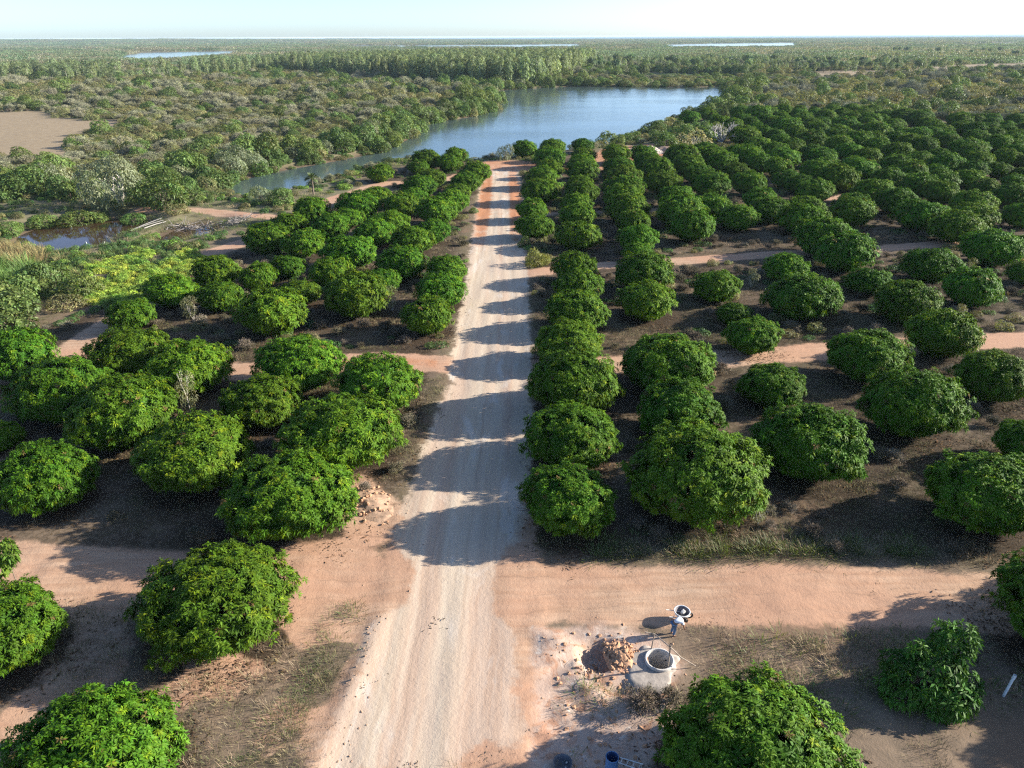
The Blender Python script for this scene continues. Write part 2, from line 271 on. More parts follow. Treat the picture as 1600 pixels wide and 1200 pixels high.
# ------------------------------------------------------------------ ground material
def ground_material():
    m = bpy.data.materials.new("dirt"); t = NT(m)
    pos = t.n("ShaderNodeNewGeometry").outputs["Position"]
    a = t.n("ShaderNodeSeparateColor", {0: t.attr("mask_a")}).outputs
    b = t.n("ShaderNodeSeparateColor", {0: t.attr("mask_b")}).outputs
    c = t.n("ShaderNodeSeparateColor", {0: t.attr("mask_c")}).outputs
    uv0 = t.attr("road_uv", "Vector")
    wob = t.n('ShaderNodeTexNoise', {'Vector': pos, 'Scale': 0.35, 'Detail': 4.0}).outputs['Color']
    wv = t.n('ShaderNodeVectorMath', {0: wob, 1: (0.5, 0.5, 0.5)}, operation='SUBTRACT').outputs[0]
    wv = t.n('ShaderNodeVectorMath', {0: wv, 1: (0.55, 6.0, 0.0)}, operation='MULTIPLY').outputs[0]
    uv = t.n('ShaderNodeVectorMath', {0: uv0, 1: wv}, operation='ADD').outputs[0]
    n_big = t.noise(pos, 0.09, 4); n_mid = t.noise(pos, 0.55, 5, 0.65); n_fine = t.noise(pos, 3.2, 5, 0.7); n_grit = t.noise(pos, 13.0, 4, 0.75)
    # bare soil and dry grass
    soil = t.mix(t.ramp(n_mid, 0.35, 0.68), (0.155, 0.118, 0.082), (0.255, 0.185, 0.125))
    soil = t.mix(t.ramp(n_big, 0.42, 0.62), soil, (0.19, 0.125, 0.08))
    dry = t.mix(t.ramp(n_fine, 0.35, 0.65), (0.085, 0.07, 0.042), (0.175, 0.138, 0.082))
    g = t.math('ADD', b[0], t.math('MULTIPLY', t.math('SUBTRACT', n_mid, 0.5), 1.3))
    g = t.math('ADD', g, t.math('MULTIPLY', t.math('SUBTRACT', n_fine, 0.5), 0.7))
    col = t.mix(t.ramp(g, 0.38, 0.72), soil, dry)
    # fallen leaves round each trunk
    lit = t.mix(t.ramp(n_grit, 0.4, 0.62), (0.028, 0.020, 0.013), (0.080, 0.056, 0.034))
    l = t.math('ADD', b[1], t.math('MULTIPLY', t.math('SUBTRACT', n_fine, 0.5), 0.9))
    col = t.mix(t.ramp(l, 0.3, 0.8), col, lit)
    # bare field
    fld = t.mix(t.ramp(n_mid, 0.3, 0.7), (0.24, 0.18, 0.112), (0.31, 0.24, 0.15))
    col = t.mix(c[0], col, fld)
    # far woodland floor
    col = t.mix(c[2], col, t.mix(n_mid, (0.12, 0.115, 0.06), (0.22, 0.19, 0.115)))
    # cross tracks
    wv2 = t.n("ShaderNodeVectorMath", {0: wv, 1: (6.0, 0.15, 0.0)}, operation="MULTIPLY").outputs[0]
    st = t.n("ShaderNodeMapping", {"Vector": t.n("ShaderNodeVectorMath", {0: pos, 1: wv2}, operation="ADD").outputs[0], "Scale": (0.22, 2.4, 1.0)}).outputs[0]
    n_st = t.noise(st, 1.0, 5, 0.6)
    trk = t.mix(t.ramp(n_st, 0.32, 0.68), (0.36, 0.225, 0.142), (0.47, 0.325, 0.22))
    trk = t.mix(t.ramp(n_big, 0.36, 0.6), trk, t.mix(n_st, (0.40, 0.225, 0.14), (0.47, 0.29, 0.19)))
    ty = t.n('ShaderNodeSeparateXYZ', {0: t.n('ShaderNodeVectorMath', {0: pos, 1: wv2}, operation='ADD').outputs[0]}).outputs[1]
    trt = t.math('ABSOLUTE', t.math('SINE', t.math('ADD', t.math('MULTIPLY', ty, 2.6), t.math('MULTIPLY', n_big, 9.0))))
    trk = t.mix(t.math('MULTIPLY', t.math('MULTIPLY', t.ramp(trt, 0.2, 0.03), t.ramp(n_mid, 0.4, 0.6)), 0.45), trk, (0.26, 0.165, 0.11))
    k = t.math('ADD', a[1], t.math('MULTIPLY', t.math('SUBTRACT', n_mid, 0.5), 0.55))
    k = t.math('ADD', k, t.math('MULTIPLY', t.math('SUBTRACT', n_fine, 0.5), 0.3))
    col = t.mix(t.ramp(k, 0.40, 0.60), col, trk)
    # main road: pale caliche with graded streaks along it
    s1 = t.n("ShaderNodeMapping", {"Vector": uv, "Scale": (0.55, 0.016, 1.0)}).outputs[0]
    s2 = t.n("ShaderNodeMapping", {"Vector": uv, "Scale": (2.2, 0.10, 1.0)}).outputs[0]
    s3 = t.n("ShaderNodeMapping", {"Vector": uv, "Scale": (6.0, 0.30, 1.0)}).outputs[0]
    k1 = t.noise(s1, 1.0, 3, 0.55); k2 = t.noise(s2, 1.0, 5, 0.65, 0.4); k3 = t.noise(s3, 1.0, 4, 0.7)
    pale = t.mix(t.ramp(k2, 0.3, 0.7), (0.475, 0.370, 0.268), (0.540, 0.445, 0.335))
    pink = t.mix(t.ramp(k2, 0.3, 0.7), (0.44, 0.305, 0.215), (0.50, 0.375, 0.28))
    us = t.n("ShaderNodeSeparateXYZ", {0: uv}).outputs[0]
    rightside = t.ramp(us, -0.1, 1.2)
    pm = t.math('ADD', t.ramp(k1, 0.46, 0.66), t.math('MULTIPLY', rightside, t.math('ADD', b[2], 0.12)), True)
    road = t.mix(pm, pale, pink)
    road = t.mix(t.math('MULTIPLY', t.ramp(k3, 0.62, 0.78), 0.30), road, (0.32, 0.235, 0.175))
    road = t.mix(t.math('MULTIPLY', t.ramp(k3, 0.42, 0.25), 0.22), road, (0.58, 0.52, 0.45))
    blot = t.noise(t.n('ShaderNodeMapping', {'Vector': pos, 'Scale': (0.5, 0.16, 1.0)}).outputs[0], 1.0, 4, 0.6, 0.6)
    road = t.mix(t.math('MULTIPLY', t.ramp(blot, 0.52, 0.66), 0.55), road, (0.43, 0.335, 0.26))
    road = t.mix(t.math('MULTIPLY', t.ramp(blot, 0.44, 0.32), 0.45), road, (0.62, 0.57, 0.50))
    rut = t.math('ABSOLUTE', t.math('SINE', t.math('ADD', t.math('MULTIPLY', us, 2.1), t.math('MULTIPLY', k1, 5.0))))
    rutm = t.math('MULTIPLY', t.ramp(rut, 0.16, 0.02), t.ramp(t.noise(s2, 0.35, 3, 0.6), 0.45, 0.6))
    road = t.mix(t.math('MULTIPLY', rutm, 0.5), road, (0.33, 0.25, 0.185))
    dark = t.ramp(t.noise(pos, 1.6, 6, 0.72, 1.5), 0.64, 0.70)
    road = t.mix(t.math('MULTIPLY', dark, 0.35), road, (0.17, 0.13, 0.10))
    r = t.math('ADD', a[0], t.math('MULTIPLY', t.math('SUBTRACT', n_mid, 0.5), 0.75))
    r = t.math('ADD', r, t.math('MULTIPLY', t.math('SUBTRACT', n_fine, 0.5), 0.30))
    col = t.mix(t.ramp(r, 0.36, 0.56), col, road)
    # red clay showing through, white clay beside the well
    o = t.math('ADD', c[1], t.math('MULTIPLY', t.math('SUBTRACT', n_mid, 0.5), 0.9))
    col = t.mix(t.ramp(o, 0.5, 0.95), col, t.mix(n_fine, (0.36, 0.15, 0.07), (0.52, 0.26, 0.14)))
    q = t.math('ADD', a[2], t.math('MULTIPLY', t.math('SUBTRACT', n_mid, 0.5), 0.8))
    n_clay = t.noise(pos, 0.9, 6, 0.7, 0.8)
    clay = t.mix(t.ramp(n_clay, 0.38, 0.5), (0.42, 0.235, 0.15), (0.47, 0.34, 0.26))
    clay = t.mix(t.ramp(n_clay, 0.56, 0.66), clay, (0.60, 0.53, 0.45))
    clay = t.mix(t.math('MULTIPLY', t.ramp(n_fine, 0.56, 0.7), 0.7), clay, (0.20, 0.13, 0.09))
    col = t.mix(t.math('MULTIPLY', t.ramp(q, 0.35, 0.65), 0.92), col, clay)
    # wet mud at the water's edge is carried by alpha-free channel w
    w = t.attr("wet", "Fac")
    col = t.mix(w, col, (0.095, 0.062, 0.042))
    # grit
    col = t.mix(t.math('MULTIPLY', t.ramp(n_grit, 0.60, 0.72), 0.30), col, (0.11, 0.08, 0.055))
    col = t.mix(t.math('MULTIPLY', t.ramp(n_grit, 0.36, 0.26), 0.25), col, (0.52, 0.44, 0.36))
    h = t.math('ADD', t.math('MULTIPLY', n_fine, 0.6), t.math('MULTIPLY', n_grit, 0.25))
    bp = t.n("ShaderNodeBump", {"Strength": 0.42, "Distance": 0.12, "Height": h}).outputs[0]
    bs = t.n("ShaderNodeBsdfPrincipled", {"Base Color": col, "Roughness": 0.95, "Specular IOR Level": 0.12, "Normal": bp})
    t.t.links.new(bs.outputs[0], t.out.inputs[0])
    return m

def build_ground():
    def grow(start, step, k, end):
        r = [start]
        while r[-1] < end: r.append(r[-1] + step); step *= k
        return r
    gx = grow(52, 0.34, 1.047, 46000); gx = [-v + 4 for v in gx[::-1]] + list(np.arange(-47.7, 52, 0.34)) + gx
    gy = list(np.arange(-60, 10, 5.0)) + list(np.arange(10, 52, 0.30)) + grow(52, 0.30, 1.0190, 60000)
    gx = np.array(gx); gy = np.array(gy); nx, ny = len(gx), len(gy)
    X, Y = np.meshgrid(gx, gy); X = X.ravel(); Y = Y.ravel()
    Zg, rs, ws, cl = terrain(X, Y)
    td = np.full(X.shape, 50.0)
    tracks_d = {}
    for name, hw, pts in TRACKS:
        lo = np.min(pts, 0) - 6; hi = np.max(pts, 0) + 6
        d = np.full(X.shape, 50.0); m = (X > lo[0]) & (X < hi[0]) & (Y > lo[1]) & (Y < hi[1])
        d[m] = dist_line(X[m], Y[m], pts) - hw; tracks_d[name] = d
        if name != "orchard_side": td = np.minimum(td, d)
        else: td = np.minimum(td, d + 0.5)
    for poly in (BARE_LEFT, SPOIL_ZONE, CLEARING):
        td = np.minimum(td, sdist(X, Y, poly) + 0.3)
    td = np.where((Y < 34) & (rs < 1.5), np.minimum(td, rs - .6), td)
    op = smooth01(29.5, 27.5, Y) * (X < -6.5)
    td = np.where(op > .5, np.minimum(td, (0.53 - fbm(X / 3.2, Y / 3.2, 151)) * 9), td)
    fd = np.minimum(sdist(X, Y, FIELD) + (fbm(X / 9, Y / 9, 171) - .5) * 12, sdist(X, Y, FIELD_FAR) / 4)
    md = np.full(X.shape, 50.0)
    nearm = (Y < 280) & (np.abs(X) < 200)
    mm = md[nearm]
    for x, y, w in MANGO: mm = np.minimum(mm, np.hypot(X[nearm] - x, Y[nearm] - y) / (w * 0.5))
    md[nearm] = mm
    dist = np.hypot(X, Y)
    grass = 0.55 - .32 * smooth01(29.5, 27.5, Y) + 0.5 * (fbm(X / 9, Y / 9, 41) - 0.5)
    grass += 0.35 * smooth01(2.2, 0.4, np.abs(dist_line(X, Y, ROAD_L[:5]) - 1.6)) * (X < -5) * (Y < 30)
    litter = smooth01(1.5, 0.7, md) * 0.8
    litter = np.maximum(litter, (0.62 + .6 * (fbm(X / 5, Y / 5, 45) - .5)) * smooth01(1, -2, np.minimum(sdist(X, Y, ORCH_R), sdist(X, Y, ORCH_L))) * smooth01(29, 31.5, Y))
    n = len(X)
    def colattr(me, idx, name, r, g, b):
        a = me.attributes.new(name, 'FLOAT_COLOR', 'POINT'); c = np.ones((len(idx), 4), np.float32)
        c[:, 0] = r[idx]; c[:, 1] = g[idx]; c[:, 2] = b[idx]; a.data.foreach_set("color", c.ravel())
    A0 = np.clip(0.5 - rs / 3.0, 0, 1)
    tn = np.minimum(np.minimum(tracks_d['near_left'], tracks_d['near_right']), dist_line(X, Y, [TRACKS[0][2][-1], TRACKS[1][2][0]]) - 2.0)
    A0 = A0 - 0.55 * smooth01(0.9, -1.0, tn) * smooth01(0.9, 2.8, np.abs(X - np.interp(Y, [p[1] for p in ROAD_C], [p[0] for p in ROAD_C])))
    A0 = A0 - 0.42 * smooth01(35, 29, Y) * smooth01(0.2, 2.6, X - np.interp(Y, [p[1] for p in ROAD_C], [p[0] for p in ROAD_C])) * (0.55 + .9 * fbm(X / 1.6, Y / 4, 191))
    A0 = np.clip(A0, 0, 1); A1 = np.clip(0.5 - td / 2.6, 0, 1); A2 = cl
    B2 = smooth01(33, 25, Y) * 1.0
    ori = 0.45 * smooth01(60, 95, Y) * smooth01(165, 130, Y) * smooth01(0.5, -0.4, np.abs(rs + 0.8) - 1.2) + 0.55 * smooth01(80, 115, Y) * smooth01(1, -1, rs)
    ori = np.maximum(ori, 0.75 * smooth01(2.2, 0.2, dist_line(X, Y, TRACKS[2][2][:4])) * smooth01(0.5, 1.5, rs))
    ori = np.maximum(ori, 0.8 * smooth01(2.0, -1.0, sdist(X, Y, CLEARING)))
    px, py = SPOT["heap"]; ori = np.maximum(ori, 0.85 * smooth01(2.2, 0.6, np.hypot(X - px, Y - py)))
    ori = np.maximum(ori, 0.9 * smooth01(0.7, 0.15, dist_line(X, Y, [(1.05, 20.5), (1.5, 18.4)])))
    wood = smooth01(60, 130, dist) * smooth01(-2, 8, np.minimum(sdist(X, Y, ORCH_R), sdist(X, Y, ORCH_L)))
    wood *= smooth01(-2, 6, fd)
    C0 = smooth01(2.5, -2.0, fd)
    wet = smooth01(3.0, 0.2, ws) * 0.85
    i = np.arange(nx * ny).reshape(ny, nx)
    Q = np.stack([i[:-1, :-1], i[:-1, 1:], i[1:, 1:], i[1:, :-1]], -1).reshape(-1, 4)
    cen = lambda v: v[Q].mean(1)
    wx, wy = SPOT["well"]
    hole = np.hypot(cen(X) - wx, cen(Y) - wy) < 0.62
    part = np.zeros(len(Q), int); names = ["ground"]
    for name in tracks_d:
        names.append("farm_track"); part[(cen(tracks_d[name]) < 0) & (part == 0)] = len(names) - 1
    names.append("field"); part[(cen(fd) < 0) & (part == 0)] = len(names) - 1
    names.append("dirt_road"); part[cen(rs) < 0] = len(names) - 1
    part[hole] = -1
    # road-aligned coordinates
    yc = np.array([p[1] for p in ROAD_C]); xc = np.array([p[0] for p in ROAD_C])
    U = X - np.interp(Y, yc, xc); Vv = Y
    mat = ground_material()
    Zm = Zg.reshape(ny, nx); dzy, dzx = np.gradient(Zm, gy, gx); NRM = np.stack([-dzx.ravel(), -dzy.ravel(), np.ones(n)], -1); NRM /= np.linalg.norm(NRM, axis=1)[:, None]
    lab = {"dirt_road": "pale compacted dirt road running straight from the foreground to the lake", "field": "bare brown field beyond the creek",
           "ground": "dry earth with patches of dead grass under the orchard"}
    tl = {"near_left": "pink dirt track crossing to the left in the foreground", "near_right": "pink dirt track crossing to the right in the foreground", "middle_left": "reddish dirt track leaving the road to the left halfway along",
          "middle_right": "pink dirt track between the fourth and fifth trees of the right orchard", "third_right": "third dirt track across the right orchard", "fourth_right": "narrow farthest dirt track across the right orchard",
          "orchard_side": "dirt track along the outer side of the left orchard", "pale_bank": "pale sandy path on the creek bank behind the pond"}
    tnames = list(tracks_d)
    for k, nm in enumerate(names):
        q = Q[part == k]
        if not len(q): continue
        idx, inv = np.unique(q.ravel(), return_inverse=True)
        me = mesh(nm, np.stack([X[idx], Y[idx], Zg[idx]], -1), inv.reshape(-1, 4), [mat], smooth=True)
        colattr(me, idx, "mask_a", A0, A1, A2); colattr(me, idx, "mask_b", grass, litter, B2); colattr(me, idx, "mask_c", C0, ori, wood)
        me.normals_split_custom_set_from_vertices(NRM[idx].tolist())      # one continuous surface across the pieces
        a = me.attributes.new("wet", 'FLOAT', 'POINT'); a.data.foreach_set("value", wet[idx].astype(np.float32))
        a = me.attributes.new("road_uv", 'FLOAT_VECTOR', 'POINT'); a.data.foreach_set("vector", np.stack([U[idx], Vv[idx], 0 * U[idx]], -1).astype(np.float32).ravel())
        o = obj(nm, me); tag(o, kind='structure', label=lab.get(nm) or (tl[tnames[k - 1]] if nm == "farm_track" else None))
build_ground()

# ------------------------------------------------------------------ water
def water_mat(name, deep, rough, bump, scale, spec=0.5):
    m = bpy.data.materials.new(name); t = NT(m)
    pos = t.n("ShaderNodeNewGeometry").outputs["Position"]
    mp = t.n("ShaderNodeMapping", {"Vector": pos, "Scale": (1.0, 0.6, 1.0)}).outputs[0]
    h = t.math('ADD', t.noise(mp, scale, 3, 0.6), t.math('MULTIPLY', t.noise(mp, scale * 0.06, 3, 0.5), 2.0))
    gust = t.ramp(t.noise(t.n("ShaderNodeMapping", {"Vector": pos, "Scale": (0.3, 1.0, 1.0)}).outputs[0], 0.035, 3, 0.5), 0.35, 0.65)
    bp = t.n("ShaderNodeBump", {"Strength": t.math('ADD', bump * 0.45, t.math('MULTIPLY', gust, bump * 0.55)), "Distance": 0.25, "Height": h}).outputs[0]
    b = t.n("ShaderNodeBsdfPrincipled", {"Base Color": (*deep, 1), "Roughness": rough, "IOR": 1.33, "Specular IOR Level": spec, "Normal": bp})
    t.t.links.new(b.outputs[0], t.out.inputs[0]); return m
lake_m = water_mat("lake_water", (0.06, 0.088, 0.085), 0.10, 0.24, 1.6)
sea_m = water_mat("sea_water", (0.045, 0.10, 0.13), 0.6, 0.2, 0.05, 0.12)
pond_m = water_mat("pond_water", (0.045, 0.026, 0.014), 0.03, 0.04, 2.0)
def water(name, poly, mat, off, z, label):
    p = np.array(poly, float); area = 0.5 * np.sum(p[:, 0] * np.roll(p[:, 1], -1) - np.roll(p[:, 0], -1) * p[:, 1])
    d = np.roll(p, -1, 0) - np.roll(p, 1, 0); d /= np.linalg.norm(d, axis=1)[:, None] + 1e-9
    nrm = np.stack([d[:, 1], -d[:, 0]], -1) * (1 if area > 0 else -1)
    p = p + nrm * off
    from mathutils.geometry import tessellate_polygon
    V = [Vector((a, b, z)) for a, b in p]; tri = tessellate_polygon([V])
    me = mesh(name, [tuple(v) for v in V], np.array([t for t in tri]), [mat])
    me.flip_normals() if me.polygons[0].normal.z < 0 else None
    tag(obj(name, me), kind='structure', label=label)
water("lake", LAKE, lake_m, 1.2, WATER_Z, "blue lake narrowing into a creek on the left")
for k, w in enumerate(WATERS[1:]):
    water("lagoon", w, lake_m, 12, WATER_Z - 0.01 * (k + 1), "pale distant lagoon among the woods")
water("pond", POND, pond_m, 0.7, WATER_Z + 0.012, "still brown pond left of the orchard")
water("pond", PUDDLE, pond_m, 0.4, WATER_Z + 0.016, "shallow muddy pool beside the brown pond")
sea_me = mesh("sea", [(-26000, 5600, -1.2), (45000, 4000, -1.2), (45000, 59500, -1.2), (-26000, 59500, -1.2)], np.array([[0, 1, 2, 3]]), [sea_m])
tag(obj("sea", sea_me), kind='structure', label="pale sea along the horizon")

# ------------------------------------------------------------------ haze
hz = bpy.data.materials.new("haze"); t = NT(hz)
pv = t.n("ShaderNodeVolumePrincipled", {"Color": (0.66, 0.83, 0.95, 1), "Density": HAZE_DENSITY, "Anisotropy": 0.0})
for s_ in ("Density Attribute", "Color Attribute", "Temperature Attribute"):
    if s_ in pv.inputs: pv.inputs[s_].default_value = ""
t.t.links.new(pv.outputs[0], t.out.inputs["Volume"])
hv = np.array([(x, y, z) for z in (-5, 27.5) for y in (-90, 64000) for x in (-52000, 52000)], float)
hf = np.array([[0, 2, 3, 1], [4, 5, 7, 6], [0, 1, 5, 4], [2, 6, 7, 3], [0, 4, 6, 2], [1, 3, 7, 5]])
tag(obj("haze", mesh("haze", hv, hf, [hz])), kind='stuff', label="thin blue haze over the distant woods")

# ------------------------------------------------------------------ plant meshes
def unit(v): return v / (np.linalg.norm(v, axis=-1, keepdims=True) + 1e-9)

def leaf_quads(P, D, n, length, width, lift=(0.1, 0.8), droop=0.35, r=rng):
    """n leaves round every shoot tip P with axis D: one bent diamond per leaf. Returns V (k*4,3)"""
    m = len(P); D = unit(D)
    h = np.where(np.abs(D[:, 2:3]) < 0.9, np.array([[0, 0, 1.0]]), np.array([[1.0, 0, 0]]))
    T = unit(np.cross(D, h)); B = np.cross(D, T)
    ph = (np.arange(n)[None] * 2.4 + r.uniform(0, 6.28, (m, 1)) + r.normal(0, .3, (m, n)))[..., None]
    el = r.uniform(lift[0], lift[1], (m, n, 1))
    d = np.cos(el) * (np.cos(ph) * T[:, None] + np.sin(ph) * B[:, None]) + np.sin(el) * D[:, None]
    L = length * r.uniform(.7, 1.2, (m, n, 1)); W = width * r.uniform(.8, 1.2, (m, n, 1))
    side = unit(np.cross(d, D[:, None] + r.normal(0, .25, (m, n, 3))))
    p0 = P[:, None] + d * L * 0.08
    mid = p0 + d * L * 0.5
    tip = p0 + d * L - np.array([0, 0, 1.0]) * L * droop * r.uniform(.3, 1.3, (m, n, 1))
    V = np.stack([p0, mid + side * W * .5, tip, mid - side * W * .5], 2)
    return V.reshape(-1, 3)

def quads(nv): return np.arange(nv, dtype=np.int32).reshape(-1, 4)

def tubes(segs, sides=5):
    """segs: list of (p0,p1,r0,r1) -> V,F"""
    V = []; F = []; o = 0
    a = np.arange(sides) / sides * 2 * math.pi
    for p0, p1, r0, r1 in segs:
        p0 = np.array(p0, float); p1 = np.array(p1, float); d = unit(p1 - p0)
        h = np.array([0, 0, 1.0]) if abs(d[2]) < .9 else np.array([1.0, 0, 0])
        t = unit(np.cross(d, h)); b = np.cross(d, t)
        ring = np.cos(a)[:, None] * t + np.sin(a)[:, None] * b
        V += [p0 + ring * r0, p1 + ring * r1]
        for k in range(sides):
            k2 = (k + 1) % sides; F.append((o + k, o + k2, o + sides + k2, o + sides + k))
        o += 2 * sides
    return np.concatenate(V), np.array(F, np.int32)

def branches(p, d, L, r, depth, out, spread=0.6, shrink=0.72, kids=(2, 3), up=0.1, rr=None):
    rr = rr or random
    q = p + d * L; out.append((p, q, r, r * 0.72))
    if depth == 0: return
    for k in range(rr.randint(*kids)):
        v = np.array([rr.gauss(0, 1), rr.gauss(0, 1), rr.gauss(0, 1)])
        nd = d + v * spread * 0.75; nd[2] += up; nd = nd / np.linalg.norm(nd)
        branches(q, nd, L * shrink * rr.uniform(.75, 1.2), r * 0.66, depth - 1, out, spread, shrink, kids, up, rr)

def fib(n, r=rng):
    i = np.arange(n) + r.uniform(-.5, .5, n); z = 1 - 2 * (i + .5) / n; z = np.clip(z, -1, 1); th = i * 2.39996
    s = np.sqrt(1 - z * z); return np.stack([np.cos(th) * s, np.sin(th) * s, z], -1)

def tint_arr(base, n, r=rng, v=.22, yel=.0):
    c = np.array(base)[None] * r.uniform(1 - v, 1 + v, (n, 1)); c = np.repeat(c, 1, 0)
    c[:, 0] *= 1 + yel * r.uniform(-.6, 1, n); return c

M_LEAF = leaf_mat("mango_leaf", rough=0.6, transl=0.13, spec=0.11, var=0.20, hue=0.014)
M_BUSH = leaf_mat("shrub_leaf", rough=0.55, transl=0.22, spec=0.3, var=0.25, hue=0.022)
M_DRY = leaf_mat("dry_twigs", rough=0.9, transl=0.0, spec=0.1, var=0.25, hue=0.02)
M_BARK = simple("bark", (0.16, 0.125, 0.095), 0.9, 9, 0.35, bump=0.3)
M_PALEBARK = simple("pale_bark", (0.50, 0.46, 0.40), 0.85, 5, 0.3, bump=0.2)

def mango_crown(seed, nros, nleaf, ll, lw, inner=0.45):
    """dome of leaf rosettes, unit half width, base on z=0, height about 1.15"""
    r = np.random.default_rng(seed)
    b = 0.67; zc = 0.60
    D = fib(int(nros * 1.2), r) + r.normal(0, .035, (int(nros * 1.2), 3)); D = unit(D); D = D[D[:, 2] > -0.93]
    big = unit(r.normal(0, 1, (8, 3))); mid = unit(fib(46, r) + r.normal(0, .12, (46, 3))); small = unit(fib(230, r) + r.normal(0, .05, (230, 3)))
    amp = r.uniform(-.14, .12, 8)
    def rad(D, lumps=True):
        f = 1 + sum(a * np.exp((D @ g - 1) / .30) for g, a in zip(big, amp))
        if lumps:
            q = (D @ mid.T).max(1); q2 = (D @ small.T).max(1)
            f = f - 0.18 + 0.19 * np.exp((q - 1) / .020) + 0.115 * np.exp((q2 - 1) / .0040)
        return f
    R = rad(D)
    sh = np.where(D[:, 2] < -0.15, 1 - 0.42 * smooth01(-.15, -.9, D[:, 2]), 1)   # undercut skirt
    R = R * (1 - np.abs(r.normal(0, .05, len(D))) + r.uniform(.02, .06, len(D)) * (r.uniform(0, 1, len(D)) < .10))
    P = D * np.array([1, 1, b]) * (R * sh)[:, None]; P[:, 2] += zc
    N = unit(D * np.array([1, 1, 1 / b])); N[:, 2] += .25; N += r.normal(0, .22, N.shape)
    gapd = unit(r.normal(0, 1, (30, 3))); keep = (D @ gapd.T).max(1) < 0.9925 - 0.004 * r.uniform(0, 1, len(D))
    P, N, D2 = P[keep], N[keep], D[keep]
    tone = np.exp(((D2 @ mid.T).argmax(1) * 37 % 95 / 95 - .5) * .30)
    V1 = leaf_quads(P, N, nleaf, ll, lw, (-.25, .8), .5, r)
    base = tint_arr((0.064, 0.143, 0.0085), len(P), r, .24, .18) * tone[:, None]
    young = r.uniform(0, 1, len(P)) < .10
    base[young] *= np.array([2.0, 1.45, 1.0])
    old = r.uniform(0, 1, len(P)) < .010; base[old] = np.array([.15, .105, .035]) * r.uniform(.6, 1.3, (old.sum(), 1))
    c1 = np.repeat(base, nleaf * 4, 0) * r.uniform(.8, 1.2, (len(V1) // 4, 1)).repeat(4, 0)
    # a sparser inner layer so that the shell is not see-through
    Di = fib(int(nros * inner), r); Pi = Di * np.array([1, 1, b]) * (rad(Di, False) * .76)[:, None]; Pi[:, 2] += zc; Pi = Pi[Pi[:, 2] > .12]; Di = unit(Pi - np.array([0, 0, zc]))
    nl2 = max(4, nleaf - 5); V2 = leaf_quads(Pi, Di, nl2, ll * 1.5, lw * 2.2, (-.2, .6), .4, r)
    c2 = np.repeat(tint_arr((0.040, 0.105, 0.007), len(Pi), r, .2), nl2 * 4, 0)  # inner leaves tinted darker: shade between the rosettes put into the colour
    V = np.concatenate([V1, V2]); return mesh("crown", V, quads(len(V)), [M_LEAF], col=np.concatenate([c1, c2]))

def mango_trunk(seed):
    rr = random.Random(seed); segs = []
    segs.append((np.array([0, 0, -.03]), np.array([.01, 0, .16]), .075, .06))
    for k in range(6):
        a = k * 1.047 + rr.uniform(-.3, .3); d = np.array([math.cos(a), math.sin(a), rr.uniform(.6, 1.3)]); d /= np.linalg.norm(d)
        branches(np.array([.0, 0, .13]), d, .26, .04, 2, segs, .45, .75, (2, 2), .1, rr)
    V, F = tubes(segs, 5); return mesh("trunk", V, F, [M_BARK], smooth=True)

def blob_bush(seed, nblob, shape, nshoot, nleaf, ll, lw, base, mat, v=.25, yel=.2, name="foliage", droop=.3, stems=None, tone=.3):
    """unit half width; shape(r)->list of (centre, radii)"""
    r = np.random.default_rng(seed); blobs = shape(r, nblob)
    Ps = []; Ns = []; Ts = []
    wts = np.array([q[1][0] ** 2 for q in blobs]); wts = wts / wts.sum()
    for (c, q), w in zip(blobs, wts):
        D = fib(max(6, int(nshoot * w)), r); P = np.array(c) + D * np.array(q) * r.uniform(.78, 1.08, (len(D), 1))
        ok = P[:, 2] > .02
        for c2, q2 in blobs:
            if c2 is c: continue
            ok &= (((P - np.array(c2)) / (np.array(q2) * .82)) ** 2).sum(1) > 1
        P = P[ok]; Ps.append(P); Ns.append(D[ok] + np.array([0, 0, .3])); Ts.append(np.full(len(P), math.exp(r.uniform(-tone, tone))))
    P = np.concatenate(Ps); N = np.concatenate(Ns); T = np.concatenate(Ts)
    V = leaf_quads(P, N, nleaf, ll, lw, (-.1, 1.0), droop, r)
    c = np.repeat(tint_arr(base, len(P), r, v, yel) * T[:, None], nleaf * 4, 0) * r.uniform(.8, 1.2, (len(V) // 4, 1)).repeat(4, 0)
    F = quads(len(V)); mats = [mat]; mi = np.zeros(len(F), int)
    if stems:
        Vs, Fs = tubes(stems(random.Random(seed)), 4); F = np.concatenate([F, Fs + len(V)]); mi = np.concatenate([mi, np.ones(len(Fs), int)])
        V = np.concatenate([V, Vs]); c = np.concatenate([c, np.ones((len(Vs), 3)) * .2]); mats = [mat, M_BARK]
    return mesh(name, V, F, mats, col=c, mi=mi)

def dome(flat=.75, lo=.25):
    def f(r, n):
        out = [((0, 0, .38 * flat), (.62, .62, .45 * flat))]
        for k in range(n):
            a = r.uniform(0, 6.28); d = r.uniform(.25, .68); s = r.uniform(.24, .42); z = r.uniform(lo, .95) * flat * (1.05 - d * .7)
            out.append(((math.cos(a) * d, math.sin(a) * d, z), (s, s, s * r.uniform(.7, .95))))
        return out
    return f

def column(wid):
    def f(r, n):
        out = []
        for k in range(n):
            z = .28 + .68 * k / n; w = wid * (1.05 - .75 * abs(z - .6) ** 1.2) * r.uniform(.6, 1.1); a = r.uniform(0, 6.28)
            out.append(((math.cos(a) * wid * .35, math.sin(a) * wid * .35, z), (w, w, w * r.uniform(.7, 1.0) + .03)))
        return out
    return f

